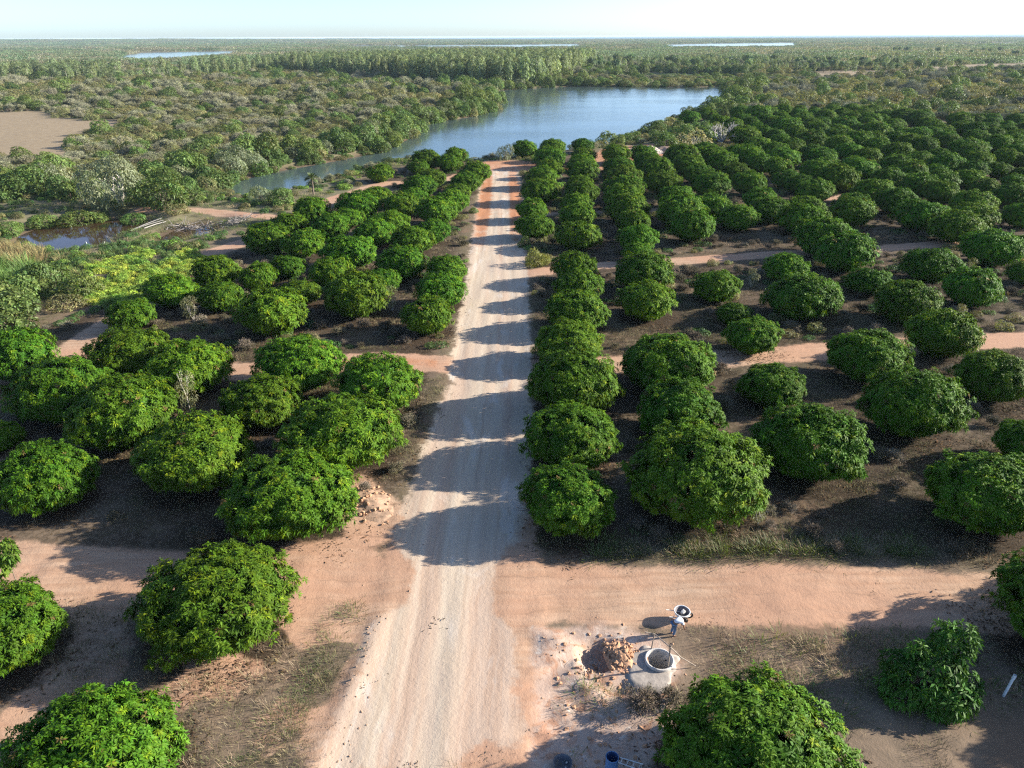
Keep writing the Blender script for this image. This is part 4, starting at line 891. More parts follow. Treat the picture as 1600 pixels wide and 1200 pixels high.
def build_ground_cover():
    x, y = fill(YELLOW_WEEDS, .8); n = vnoise(x / 4, y / 4, 3); k = n > .22
    stuff("yellow_weeds", place(x[k], y[k], .45, .95), YWEED, "yellow-green weeds spreading beside the left track")
    x, y = fill(WET_GREEN, 1.2); k = (sdist(x, y, POND) > 1.9) & (vnoise(x / 5, y / 5, 5) > .3)
    stuff("green_weeds", place(x[k], y[k], .45, .95), LOWGREEN, "low green weeds between the pond and the yellow weeds")
    x, y = fill(REEDS, 1.0); stuff("reeds", place(x, y, .8, 1.3), REED, "bright green reeds at the left edge")
    x, y = fill(TALL_DRY, 1.0); stuff("tall_dry_grass", place(x, y, .8, 1.3), TALLDRY, "tall straw-coloured grass below the pond")
    x, y = fill(MARSH, 1.15); k = ~inside(x, y, YELLOW_WEEDS) & (sdist(x, y, POND) > 1.5) & (track_dist(x, y) > .5)
    stuff("marsh_weeds", place(x[k], y[k], .5, 1.05), LOWGREEN + YWEED[1:2] + TALLDRY[1:] + GREENWEED[:1], "green and yellowish weeds round the yellow-green patch")
    e_ = []
    for i in range(len(LAKE)):
        (x1, y1), (x2, y2) = LAKE[i], LAKE[(i + 1) % len(LAKE)]
        for q in range(int(math.hypot(x2 - x1, y2 - y1) / .55) + 1): f = rng.uniform(0, 1); e_.append((x1 + (x2 - x1) * f + rng.normal(0, 2.4), y1 + (y2 - y1) * f + rng.normal(0, 2.4)))
    e_ = np.array(e_); x, y = e_[:, 0], e_[:, 1]; d = sdist(x, y, LAKE); k = in_view(x, y) & (d > .1) & (d < 6) & (y < 480) & ~inside(x, y, CLEARING) & (track_dist(x, y) > .6); x, y = x[k], y[k]
    stuff("bank_weeds", place(x, y, .7, 1.7, (.5, .9)), LOWGREEN + MANGROVE[:1] + OLIVE[:1], "low green growth along the water's edge")
    x, y = grid(-300, 260, 135, 420, 2.9); k = in_view(x, y) & (sdist(x, y, LAKE) > 3) & ~inside(x, y, ORCH_R) & ~inside(x, y, ORCH_L) & ~inside(x, y, CLEARING) & ~inside(x, y, GROVE) & (sdist(x, y, FIELD) + (fbm(x / 9, y / 9, 171) - .5) * 12 > .5) & ((y > np.interp(x, [p[0] for p in CREEK_MID], [p[1] for p in CREEK_MID])) | (x > 20)) & (sdist(x, y, FIELD_FAR) > 1)
    x, y = x[k], y[k]; k = fbm(x / 12, y / 12, 181) > .38; x, y = x[k], y[k]
    stuff("undergrowth", place(x, y, .9, 1.9, (.5, .85)), [OLIVE[0], OLIVE[2], DRYSHRUB[1], LOWGREEN[1], BRUSH[2]], "low undergrowth filling the scrub beyond the water")
    # low growth on the open banks beside the pond and the creek
    x, y = grid(-125, 10, 84, 170, 1.25); k = in_view(x, y, 3); x, y = x[k], y[k]; dl = sdist(x, y, LAKE)
    k = ~inside(x, y, ORCH_L) & (dl > .4) & (sdist(x, y, POND) > .5) & (sdist(x, y, PUDDLE) > .3) & (track_dist(x, y) > .5) & (y < np.interp(x, [p[0] for p in CREEK_MID], [p[1] for p in CREEK_MID])) & ~inside(x, y, CLEARING)
    x, y = x[k], y[k]; n = fbm(x / 7, y / 7, 131); a = n > .5
    stuff("bank_grass", place(x[~a], y[~a], 1.2, 2.6, (.6, 1.0)), DRYGRASS[2:] + GREENWEED, "mixed dry and green grass on the banks by the pond")
    a &= rng.uniform(0, 1, len(x)) < .5
    stuff("bank_weeds", place(x[a], y[a], .5, 1.2), LOWGREEN + [OLIVE[0]] + YWEED[1:2], "low weeds on the banks between the pond and the creek")
    # dry grass over the open earth, nearest part of the orchard
    x, y = grid(-62, 75, 14, 78, .44); k = in_view(x, y, 3)
    x, y = x[k], y[k]; td = track_dist(x, y)
    for p in (BARE_LEFT, SPOIL_ZONE): td = np.minimum(td, sdist(x, y, p) + .2)
    td = np.minimum(td, sdist(x, y, CLAY) + .3)
    n = fbm(x / 5, y / 5, 103); k = (td > .25 + .8 * (vnoise(x, y, 7) - .3)) & (rng.uniform(0, 1, len(x)) < np.clip((n - .36) * 4.2, .04, .95))
    k &= np.hypot(x - SPOT["well"][0], y - SPOT["well"][1]) > 1.9
    x, y, n = x[k], y[k], n[k]; vi = np.where(rng.uniform(0, 1, len(x)) < .25 + (vnoise(x / 6, y / 6, 15) - .5) + .25 * (y > 31), 2, np.where(y > 31, 1, rng.integers(0, 4, len(x))))
    stuff("dry_grass", place(x, y, .6, 1.5), DRYGRASS, "dry grass scattered over the orchard floor", vi=vi)
    x, y = grid(-130, 190, 78, 235, 1.5); k = in_view(x, y, 3) & (inside(x, y, ORCH_R) | inside(x, y, ORCH_L)); x, y = x[k], y[k]
    k = (track_dist(x, y) > .4) & (fbm(x / 6, y / 6, 103) > .42); x, y = x[k], y[k]
    stuff("dry_grass", place(x, y, 1.3, 2.4, (.7, 1.0)), DRYGRASS, "dry grass between the far orchard rows")
    x, y = grid(-50, 190, 58, 250, 2.3); k = in_view(x, y, 3) & (inside(x, y, ORCH_R) | inside(x, y, ORCH_L)); x, y = x[k], y[k]
    k = (track_dist(x, y) > .8) & (fbm(x / 8, y / 8, 161) > .44) & (sdist(x, y, CLEARING) > 1); x, y = x[k], y[k]
    stuff("orchard_weeds", place(x, y, .5, 1.3, (.5, .9)), [LOWGREEN[0], OLIVE[1], BRUSH[0], BRUSH[1]], "low weeds between the orchard rows")
    # dead brush along the track edges and between the rows
    x, y = grid(-45, 75, 29.5, 150, 2.1); k = in_view(x, y, 3) & (inside(x, y, ORCH_R) | inside(x, y, ORCH_L)); x, y = x[k], y[k]
    td = track_dist(x, y); k = (td > .9) & ~near_mango(x, y, .55) & (rng.uniform(0, 1, len(x)) < np.clip((fbm(x / 7, y / 7, 111) - .44) * 5 + .5 * (td < 3.0), 0, .85))
    stuff("brush", place(x[k], y[k], .5, 1.25), BRUSH, "dead grey brush between the orchard rows")
    # verge on the left of the near road, greener
    x, y = grid(-13, -7.3, 17, 27, .34); d = dist_line(x, y, [(ROAD_L[0][0] - 1.6, ROAD_L[0][1]), (ROAD_L[3][0] - 1.4, ROAD_L[3][1])]); k = rng.uniform(0, 1, len(x)) < np.clip(1.25 - d / 1.3, 0, .85)
    k &= vnoise(x / 1.3, y / 1.3, 44) > .33
    x, y = x[k], y[k]; stuff("verge_grass", place(x, y, .5, 1.2), DRYGRASS[1:3] + GREENWEED[1:], "greenish grass on the verge beside the sandy ridge")
    # weeds in the clay and round the well
    x, y = fill(CLAY, .5); n = vnoise(x / 1.4, y / 1.4, 120); k = (n > .58) & (rng.uniform(0, 1, len(x)) < .75) & (track_dist(x, y) > .2) & (np.hypot(x - SPOT["well"][0], y - SPOT["well"][1]) > 1.5) & (np.hypot(x - SPOT["pit"][0], y - SPOT["pit"][1]) > 1.1)
    stuff("weeds", place(x[k], y[k], .6, 1.25), GREENWEED + DRYGRASS[:3] + BRUSH[:1], "weeds in the eroded clay by the well")
    # weedy strip on the upper side of the near right track
    c = 260; x = np.concatenate([rng.uniform(4.5, 22, c), rng.uniform(9, 24, 150)]); y = np.concatenate([29.9 + rng.gamma(1.2, .5, c), rng.uniform(20, 24.3, 150)])
    k = ~near_mango(x, y, .3) & (np.hypot(x - SPOT["well"][0], y - SPOT["well"][1]) > 2.2)
    stuff("weeds", place(x[k], y[k], .7, 1.6), GREENWEED + DRYGRASS[2:], "straggling weeds along the near right track")
build_ground_cover()

# ------------------------------------------------------------------ single trees and shrubs
def gz(x, y): return float(terrain(np.array([x]), np.array([y]))[0][0])
def at(name): x, y = SPOT[name]; return (x, y, gz(x, y))
def single(name, spot, crown, trunk, label, cat, size, sz=None, cname="foliage", tname="trunk", rot=None, group=None):
    p = at(spot) if isinstance(spot, str) else (spot[0], spot[1], gz(*spot))
    e = empty(name, (p[0], p[1], p[2] - .05), random.uniform(0, 6.28) if rot is None else rot, (size, size, sz or size)); tag(e, label, cat, group)
    obj(cname, crown, e); obj(tname, trunk, e); return e

def stems_mesh(seed, n, h, rad, mat, sides=5, tilt=.35, name="stem"):
    rr = random.Random(seed); segs = []
    for k in range(n):
        a = k * 6.28 / n + rr.uniform(-.4, .4); d = np.array([math.cos(a) * tilt, math.sin(a) * tilt, 1.0]); d /= np.linalg.norm(d)
        branches(np.array([0, 0, -.03]), d, h, rad, 2, segs, .5, .75, (2, 2), .1, rr)
    V, F = tubes(segs, sides); return mesh(name, V, F, [mat], smooth=True)

# silvery willow-like tree above the pond, and its neighbours
wil = blob_bush(601, 16, dome(1.15, .25), 2300, 5, .085, .028, (0.20, 0.245, 0.135), M_BUSH, .2, .1, droop=.6)
single("willow_tree", "bigwillow", wil, stems_mesh(602, 5, .35, .035, M_PALEBARK), "large pale silvery tree with a rounded crown behind the pond", "tree", 6.6, 7.0)
wil2 = blob_bush(603, 10, dome(1.2, .2), 1300, 5, .10, .04, (0.10, 0.165, 0.035), M_BUSH, .2, .3)
single("green_tree", (SPOT["bigwillow"][0] + 8.5, SPOT["bigwillow"][1] - 3), wil2, stems_mesh(604, 4, .3, .03, M_BARK), "bright green tree leaning on the pale silvery tree behind the pond", "tree", 5.2, 5.0)
for nm, s, lab in (("gA", 2.5, "leafy green tree on the upper bank of the pond, left of the others"), ("gB", 3.3, "leafy green tree in the middle of the upper bank of the pond"), ("gC", 2.0, "leafy green tree on the upper bank of the pond by the dark gap"), ("gD", 2.2, "low round green tree at the right end of the pond"), ("gE", 2.3, "leafy green tree at the left edge above the pond")):
    single("green_tree", (SPOT[nm][0], SPOT[nm][1] + s * 1.15), wil2, stems_mesh(604, 4, .3, .03, M_BARK), lab, "tree", s, s * .85)
single("silver_shrub", "silverA", SILVER[0], stems_mesh(606, 5, .3, .02, M_BARK), "small silver-green tree on the bank at the creek end", "silver shrub", 2.2, 2.9)
single("round_shrub", "roundA", MANGROVE[1], stems_mesh(607, 5, .3, .02, M_BARK), "round olive-green shrub beside the small silver-green tree", "green shrub", 2.6, 2.5)
single("shore_tree", "shoreA", SILVER[1], stems_mesh(608, 4, .3, .02, M_PALEBARK), "grey-green tree standing at the lake end of the road", "tree", 2.3, 3.0)
single("green_shrub", "greenbush", MANGROVE[2], stems_mesh(609, 5, .3, .02, M_BARK), "small green shrub at the road edge by the third track", "green shrub", 1.0, 1.4)
ybush = blob_bush(611, 7, dome(.9, .15), 900, 4, .16, .03, (0.19, 0.205, 0.04), M_BUSH, .25, .2, droop=-.1)
single("yellow_shrub", "yellowbush", ybush, stems_mesh(612, 6, .3, .02, M_BARK), "yellow-green shrub at the road edge on the corner of the third track", "yellow shrub", 1.75, 1.9)

# bare white tree and its lacy neighbour by the lake
def bare_tree_mesh(seed, depth, n):
    rr = random.Random(seed); segs = [(np.array([0, 0, -.05]), np.array([0, 0, .14]), .06, .05)]
    lim = []
    for k in range(n):
        a = k * 6.28 / n + rr.uniform(-.3, .3); e = rr.uniform(.45, 1.2); d = np.array([math.cos(a) * math.cos(e), math.sin(a) * math.cos(e), math.sin(e)])
        branches(np.array([0, 0, .1]), d, .32, .034, depth, lim, .42, .74, (2, 3), .06, rr)
    return segs, lim
seg, lim = bare_tree_mesh(621, 4, 7)
V, F = tubes(seg, 6); tk = mesh("trunk", V, F, [M_PALEBARK], smooth=True); V, F = tubes(lim, 3); br = mesh("branch", V, F, [simple("dead_wood", (0.40, 0.37, 0.335), .85, 5, .2)])
single("bare_tree", "bare", br, tk, "leafless whitish tree spreading its branches near the lake", "bare tree", 6.2, 5.2, "branch")
single("lacy_tree", "lacy", blob_bush(623, 8, dome(1.1, .3), 700, 3, .12, .03, (0.25, 0.235, 0.14), M_BUSH, .3, .2), stems_mesh(624, 5, .35, .02, M_PALEBARK), "thin-leaved greyish tree left of the bare white tree", "tree", 4.4, 4.6)
for k, (dx, dy, s) in enumerate([(-11, 2, 4.6), (-5, 5, 5.0), (-15, -4, 3.6), (0, 9, 4.4)]):
    single("green_tree", (SPOT["bare"][0] + dx, SPOT["bare"][1] + dy), MANGROVE[k % 4], stems_mesh(625, 4, .3, .03, M_BARK), ["broad green tree on the lake point left of the bare tree", "largest green tree on the lake point", "smallest green tree at the tip of the lake point", "green tree behind the bare white tree"][k], "tree", s, s * .95)
# palm by the creek end
fr = []; col_ = []
rp = np.random.default_rng(631)
for k in range(22):
    a = rp.uniform(0, 6.28); e = rp.uniform(-.4, 1.1); p = np.array([0, 0, 1.0]); d = np.array([math.cos(a) * math.cos(e), math.sin(a) * math.cos(e), math.sin(e)]); s_ = np.array([-math.sin(a), math.cos(a), 0])
    q = p + d * .45; w_ = .12
    fr += [p, p + d * .3 + s_ * w_, q - np.array([0, 0, .1]), p + d * .3 - s_ * w_]; col_ += [np.array((.07, .105, .04)) * rp.uniform(.7, 1.3)] * 4
fm = mesh("frond", np.array(fr), quads(len(fr)), [M_BUSH], col=np.array(col_)); V, F = tubes([((0, 0, 0), (.02, 0, .55), .05, .042), ((.02, 0, .55), (0, 0, 1.0), .042, .04)], 6)
single("palm_tree", "palmA", fm, mesh("trunk", V, F, [M_BARK]), "short ragged palm on the bank beside a round mango tree", "palm tree", 3.2, 3.0, "frond")
# feathery sapling among the left trees
fe = blob_bush(641, 5, lambda r, n: [((r.normal(0, .12), r.normal(0, .12), z), (.2, .2, .16)) for z in (.35, .55, .75, .95)], 260, 3, .13, .012, (0.20, 0.22, 0.11), M_BUSH)
rr_ = random.Random(5); sg = []; branches(np.array([0, 0, -.02]), np.array([0, 0, 1.0]), .5, .018, 3, sg, .35, .62, (2, 3), .2, rr_); V, F = tubes(sg, 4)
single("sapling", "sapling", fe, mesh("trunk", V, F, [M_PALEBARK]), "thin feathery sapling with a pale stem between the left mango trees", "sapling", 2.0, 3.2)
# light feathery shrubs growing through the mango rows
for k, (x, y, s, lab) in enumerate([(-12.2, 68.5, 2.6, "feathery light green shrub between two mango trees, left of the road"), (-31.5, 66, 2.4, "feathery shrub at the outer edge of the left orchard"), (13.9, 32.6, 1.7, "wispy olive shrub in front of the biggest mango of the second row"), (31.9, 47.3, 1.8, "wispy shrub between two mango trees below the second right track"),
        (26.4, 75.0, 2.0, "thin olive shrub beside the third right track"), (16.2, 75, 2.0, "yellowish feathery shrub leaning on a mango beside the third right track"), (52.6, 79, 2.0, "thin bare-stemmed shrub standing in the third right track"), (43.5, 64.5, 1.6, "grey shrub by the fifth row above the second right track"), (33.4, 38, 1.5, "yellowish shrub at the foot of the dark mango near the right edge")]):
    single("feathery_shrub", (x, y), fe, stems_mesh(645 + k % 2, 4, .35, .012, M_PALEBARK), lab, "feathery shrub", s, s * .95)
# young two-lobed mango at the lower right
ym = blob_bush(651, 0, lambda r, n: [((-.22, 0, .55), (.55, .5, .42)), ((.18, .12, .72), (.5, .42, .36)), ((.50, .3, 1.05), (.36, .36, .30)), ((.72, .34, 1.22), (.26, .28, .24)), ((-.5, -.1, .3), (.4, .4, .3)), ((.25, -.3, .3), (.55, .45, .36)), ((.62, -.1, .45), (.34, .3, .26)), ((-.28, .1, 1.1), (.17, .17, .2)), ((.36, .42, 1.32), (.18, .18, .16)), ((-.65, .2, .75), (.2, .2, .16))], 900, 9, .15, .045, (0.058, 0.135, 0.018), M_LEAF, .25, .2, "crown", .5)
single("mango_tree", "youngtree", ym, stems_mesh(652, 3, .4, .035, M_BARK, name="trunk"), "small ragged two-lobed mango tree near the white pipe at the lower right", "mango tree", 2.05, 2.1, "crown", rot=0.0)
# shoot that rises from the left-edge mango
sm = blob_bush(655, 0, lambda r, n: [((0, 0, .92), (.24, .24, .16)), ((-.2, .1, .75), (.14, .14, .1))], 130, 7, .13, .045, (0.09, 0.15, 0.02), M_LEAF, name="crown")
V, F = tubes([((0, 0, 0), (0, 0, .9), .02, .012), ((0, 0, .6), (-.2, .1, .75), .01, .006)], 4)
single("mango_shoot", (-24.3, 27.0), sm, mesh("stem", V, F, [M_BARK]), "thin tall shoot rising above the mango tree at the left edge", "sapling", 1.9, 3.3, "crown", "stem")
# broken dead branches beside the first right-hand mango
rr_ = random.Random(8); sg = []
for k in range(16):
    a = rr_.uniform(2.4, 4.2); e = rr_.uniform(.25, 1.1); d = np.array([math.cos(a) * math.cos(e), math.sin(a) * math.cos(e), math.sin(e)])
    branches(np.array([rr_.uniform(-.3, .3), rr_.uniform(-.3, .3), 0]), d, .7, .018, 1, sg, .3, .8, (2, 2), 0, rr_)
V, F = tubes(sg, 4); tag(obj("dead_branches", mesh("dead_branches", V, F, [MATS["dead_wood"]]), None, (1.15, 34.0, .3)), "bundle of dead grey branches by the first mango right of the road", "dead branches")

# ------------------------------------------------------------------ earth heaps and debris
def heap_mesh(seed, rad, h, mat, rough=.18, n=26, elong=1.0):
    a = np.linspace(0, 2 * math.pi, n, endpoint=False); V = [(0, 0, h)]; m = 9
    for i in range(1, m + 1):
        for t_ in a:
            r_ = rad * i / m * (1 + .25 * (vnoise(np.array([math.cos(t_) * 1.5 + seed]), np.array([math.sin(t_) * 1.5]), seed)[0] - .5))
            x, y = math.cos(t_) * r_ * elong, math.sin(t_) * r_
            z = h * (1 - smooth01(0, 1.0, i / m)) + rough * h * (fbm(np.array([x * 2.2 / rad * 2 + seed]), np.array([y * 2.2 / rad * 2]), seed)[0] - .5) * 2 * (i < m) - (.12 if i == m else 0)
            V.append((x, y, z))
    F3 = [(0, 1 + k, 1 + (k + 1) % n) for k in range(n)]
    F4 = [(1 + (i - 1) * n + k, 1 + i * n + k, 1 + i * n + (k + 1) % n, 1 + (i - 1) * n + (k + 1) % n) for i in range(1, m) for k in range(n)]
    return mesh("heap", V, [np.array(F3), np.array(F4)], [mat], smooth=True)
def stone_mesh(seed, mat, name="clod"):
    r = np.random.default_rng(seed); D = fib(16, r); P = D * r.uniform(.7, 1.15, (16, 1))
    import bmesh
    bm = bmesh.new(); [bm.verts.new(p) for p in P]; bmesh.ops.convex_hull(bm, input=bm.verts[:]); me = bpy.data.meshes.new(name); bm.to_mesh(me); bm.free(); me.materials.append(mat); return me
M_RED = simple("red_earth", (0.46, 0.265, 0.155), .95, 4, .35, bump=.6); M_SAND = simple("pale_sand", (0.62, 0.50, 0.40), .95, 3, .2, bump=.4); M_PINKS = simple("pink_earth", (0.38, 0.25, 0.165), .95, 3, .3, bump=.6)
CLODS = [stone_mesh(700 + k, M_RED) for k in range(4)]
def heap(name, spot, rad, h, mat, label, clods=0, elong=1.0, rot=0, seed=1, rough=.18):
    x, y = spot; e = empty(name, (x, y, gz(x, y) - .03), rot); tag(e, label, "earth heap"); o = obj("mound", heap_mesh(seed, rad, h, mat, rough, elong=elong), e)
    for k in range(clods):
        a = random.uniform(0, 6.28); d = rad * math.sqrt(random.uniform(0, 1)) * 1.05; s = random.uniform(.04, .16)
        c = obj("clod", random.choice(CLODS), e, (math.cos(a) * d * elong, math.sin(a) * d, max(0, h * (1 - smooth01(0, 1, np.array(d / rad)))) + s * .2), random.uniform(0, 6), (s, s * random.uniform(.6, 1), s * .7))
        if mat is not M_RED: c.data = c.data
    return e
hx, hy = SPOT["heap"]; heap("earth_heap", (hx + .42, hy), 1.0, .30, M_RED, "heap of red earth clods beside the dug pit by the well", 110, .8, .2, 3, .4)
heap("earth_heap", SPOT["spoil"], 2.2, .24, M_PINKS, "long low spoil bank beside the road near the left mango", 70, .6, .5, 5, .4)
for k, (nm, r_, h_, lab) in enumerate([("sandA", 3.2, 1.5, "tallest pale sand heap at the far end of the right orchard"), ("sandB", 3.6, 1.2, "pinkish sand heap on the right of the far sand heaps"), ("sandC", 2.6, 1.0, "white sand heap on the left of the far sand heaps")]):
    heap("sand_heap", SPOT[nm], r_, h_, M_SAND if k != 1 else M_PINKS, lab, 0, 1.3, 0, 11 + k)
# bleached branches and uprooted stumps on the pond bank
lx, ly = SPOT["logs"]
def log(p0, p1, r_, lab, grp=None):
    d = np.array(p1) - np.array(p0); m = (np.array(p0) + np.array(p1)) / 2 + np.array([0, 0, .08]); V, F = tubes([(np.array(p0) * 1.0, m, r_, r_ * .9), (m, np.array(p1) * 1.0, r_ * .9, r_ * .55)], 6)
    tag(obj("dead_log", mesh("dead_log", V - m, F, [MATS["dead_wood"]]), None, tuple(m)), lab, "dead log", grp)
for k, (a, b) in enumerate([((-3.2, -3.0), (1.2, 0.2)), ((-2.0, -3.6), (2.0, -1.0)), ((0.5, -4.4), (2.6, -1.6)), ((5.5, -6.6), (9.0, -4.2))]):
    p0 = (lx + a[0], ly + a[1]); p1 = (lx + b[0], ly + b[1]); log((*p0, gz(*p0) + .1), (*p1, gz(*p1) + .35), .075, ["longest bleached log on the pond bank", "bleached log lying below the longest one on the pond bank", "short bleached log nearest the grey debris", "bleached log at the rim of the muddy pool"][k])
rr_ = random.Random(21); sg = []
for k in range(120):
    p = np.array([rr_.gauss(0, 2.2), rr_.gauss(0, .8), abs(rr_.gauss(.2, .25))]); d = np.array([rr_.gauss(0, 1), rr_.gauss(0, 1), rr_.gauss(0, .5)]); d /= np.linalg.norm(d); sg.append((p, p + d * rr_.uniform(.5, 1.8), .06, .03))
V, F = tubes(sg, 4); p = (lx + 6.5, ly - 2.0); tag(obj("brushwood_pile", mesh("brushwood_pile", V, F, [simple("grey_wood", (0.24, 0.215, 0.195), .9, 3, .4)]), None, (*p, gz(*p) + .1)), "tangled pile of grey dead wood on the pond bank", "wood pile")
p = (lx + 14, ly - 1.5); tag(obj("brushwood_pile", bpy.data.meshes["brushwood_pile"], None, (*p, gz(*p) + .05), 1.2, .7), "smaller tangle of dead wood behind the muddy pool", "wood pile")

# ------------------------------------------------------------------ the well and the things round it
M_CONC = simple("concrete", (0.50, 0.47, 0.43), .85, 7, .18, bump=.25); M_MORTAR = simple("mortar", (0.34, 0.295, 0.25), .95, 3, .2, bump=.5)
M_STICK = simple("stick_wood", (0.30, 0.25, 0.20), .85, 8, .35); M_SOILD = simple("wet_soil", (0.13, 0.09, 0.06), .95, 5, .3)
def lathe(name, prof, mat, seg=32, closed=False, wob=0.0):
    n = len(prof); a = np.linspace(0, 2 * math.pi, seg, endpoint=False); V = np.array([[r_ * math.cos(t_) * (1 + wob * math.sin(3 * t_ + 1)), r_ * math.sin(t_) * (1 + wob * math.sin(3 * t_ + 1)), z_] for t_ in a for r_, z_ in prof])
    F = [(i * n + k, ((i + 1) % seg) * n + k, ((i + 1) % seg) * n + k + 1, i * n + k + 1) for i in range(seg) for k in range(n - 1)]
    return mesh(name, V, np.array(F), [mat], smooth=True)
wx, wy = SPOT["well"]
w = empty("well", (wx, wy, 0)); tag(w, "round concrete well ring set in a rough mortar apron", "well")
ring = lathe("ring", [(.56, -1.3), (.56, .15), (.57, .18), (.63, .18), (.645, .15), (.645, -.2)], M_CONC, 40); obj("ring", ring, w)
pad = [(math.cos(t_) * r_, math.sin(t_) * r_) for t_, r_ in []]
base = lathe("well_floor", [(.001, -1.28), (.57, -1.28)], M_SOILD, 24); obj("well_floor", base, w)
n = 40; V = []; tt = np.linspace(0, 2 * math.pi, n, endpoint=False)
for t_ in tt:
    dx, dy = math.cos(t_), math.sin(t_); R_ = .80 + .10 * math.sin(3 * t_ + 1) + .10 * math.sin(7 * t_)
    R_ += .95 * max(0, dx * -.55 + dy * -.83) ** 2 + .45 * max(0, -dx) ** 2
    V += [(dx * .65, dy * .65, .05), (dx * R_ * .8, dy * R_ * .8, .04 + .012 * math.sin(9 * t_)), (dx * R_, dy * R_, .018), (dx * R_ * 1.01, dy * R_ * 1.01, -.1)]
F = [(i * 4 + k, ((i + 1) % n) * 4 + k, ((i + 1) % n) * 4 + k + 1, i * 4 + k + 1) for i in range(n) for k in range(3)]
obj("apron", mesh("apron", V, np.array(F)[:, ::-1], [M_MORTAR], smooth=True), w)

def stick(name, pts, r0, r1, parent=None, mat=None, sides=6):
    pts = [np.array(p, float) for p in pts]; k = len(pts) - 1
    V, F = tubes([(pts[i], pts[i + 1], r0 + (r1 - r0) * i / k, r0 + (r1 - r0) * (i + 1) / k) for i in range(k)], sides); return obj(name, mesh(name, V, F, [mat or M_STICK], smooth=True), parent)
ax, ay = SPOT["pole_a"]; bx, by = SPOT["pole_b"]; ex, ey = SPOT["pole_end"]
e = empty("forked_post", (bx, by, .05)); tag(e, "forked wooden post in front of the well ring", "post")
stick("shaft", [(0, 0, -.05), (.02, .01, .7), (0, 0, 1.2)], .035, .03, e); stick("prong", [(0, 0, 1.18), (-.07, 0, 1.42)], .024, .018, e); stick("prong", [(0, 0, 1.18), (.09, .02, 1.45)], .024, .016, e)
e = empty("forked_post", (ax, ay, .05)); tag(e, "short wooden post behind the well ring", "post")
stick("shaft", [(0, 0, -.05), (.03, 0, .45), (.06, .02, .82)], .032, .028, e); stick("prong", [(.06, .02, .8), (.0, .02, .95)], .022, .016, e)
tag(stick("well_pole", [(ax - .35, ay + .05, .98), (ax + .08, ay, .90), (bx, by, 1.26), (bx + .55, by + .02, .62), (ex + .25, ey - .1, .08)], .03, .02), "long crooked pole resting on the two forked posts over the well", "pole")

# wheelbarrow
bx, by = SPOT["barrow"]; bx += .08; by += .35; zb = gz(bx, by); M_BAR = simple("painted_steel", (0.70, 0.69, 0.66), .5, 5, .1); M_PAN = simple("barrow_inside", (0.17, 0.155, 0.16), .7, 5, .3); M_RUB = simple("rubber", (0.03, 0.03, 0.03), .8, 5, .2)
e = empty("wheelbarrow", (bx, by, zb), 0.15, .84); tag(e, "round white-rimmed wheelbarrow with a pale lump inside, beside the bending person", "wheelbarrow")
pan = lathe("tray", [(.001, .26), (.26, .28), (.41, .58)], M_PAN, 28); obj("tray", pan, e)
obj("rim", lathe("rim", [(.41, .575), (.42, .61), (.46, .61), (.455, .55), (.29, .255), (.001, .245)], M_BAR, 28), e)
wl_ = lathe("wheel", [(.10, -.03), (.17, -.045), (.19, 0), (.17, .045), (.10, .03)], M_RUB, 20); o = obj("wheel", wl_, e, (.52, 0, .19)); o.rotation_euler = (math.pi / 2, 0, 0)
for s in (-1, 1):
    stick("handle", [(.52, s * .05, .19), (.1, s * .22, .27), (-.5, s * .27, .46), (-.85, s * .28, .55)], .02, .02, e, M_BAR); stick("leg", [(-.22, s * .22, .32), (-.30, s * .26, 0)], .018, .018, e, M_BAR)
tag(obj("stone_lump", stone_mesh(731, simple("pale_lump", (.62, .58, .52), .9, 5, .15), "stone_lump"), None, (bx + .03, by + .02, zb + .42), 0, (.17, .15, .16)), "pale lump lying in the wheelbarrow", "lump")

# drum, tub, frame, pipe, stake
x, y = SPOT["drum"]; z = gz(x, y); M_BLUE = simple("blue_plastic", (0.10, 0.20, 0.38), .5, 4, .2); M_BLUE_SHADED = simple("blue_plastic_shaded", (0.04, 0.08, 0.18), .6, 4, .2)
e = empty("blue_drum", (x, y, z)); tag(e, "open-topped blue plastic drum at the bottom edge", "drum")
obj("body", lathe("body", [(.21, 0), (.235, .03), (.235, .3), (.245, .33), (.235, .36), (.235, .6), (.245, .63), (.235, .66), (.235, .92), (.25, .94), (.25, .97), (.222, .97)], M_BLUE, 28), e)
obj("inner_wall", lathe("inner_wall", [(.222, .968), (.215, .5), (.001, .45)], M_BLUE_SHADED, 28), e)  # inside of the drum in darker blue, its shade painted into the colour
x, y = SPOT["tub"]; z = gz(x, y); e = empty("mixing_tub", (x, y, z)); tag(e, "dark round tub with pale lumps in it at the bottom edge", "tub")
M_TUB = simple("grey_rubber", (0.11, 0.115, 0.13), .7, 4, .3)
obj("tub", lathe("tub", [(.001, .05), (.28, .05), (.34, .26), (.37, .27), (.37, .25), (.31, 0), (.001, 0)], M_TUB, 26), e)
for k, (dx, dy, s) in enumerate([(.15, .12, .06), (.1, -.1, .05)]): tag(obj("mortar_lump", bpy.data.meshes["stone_lump"], None, (x + dx, y + dy, z + .08), k, s), ["pale lump near the rim of the dark tub", "pale lump in the middle of the dark tub"][k], "lump")
x, y = SPOT["frame"]; z = gz(x, y); e = empty("metal_frame", (x, y, z), -.5); tag(e, "grey metal frame lying in the shade at the bottom edge, right of the drum", "metal frame")
for s in (-1, 1): stick("rail", [(-.45, s * .12, .12), (.45, s * .14, .3)], .022, .022, e, M_BAR)
for k in range(4): stick("crossbar", [(-.36 + .24 * k, -.125, .14 + .048 * k), (-.36 + .24 * k, .125, .14 + .048 * k)], .014, .014, e, M_BAR)
for s in (-1, 1): stick("leg", [(.38, s * .14, .28), (.42, s * .15, 0)], .016, .016, e, M_BAR)
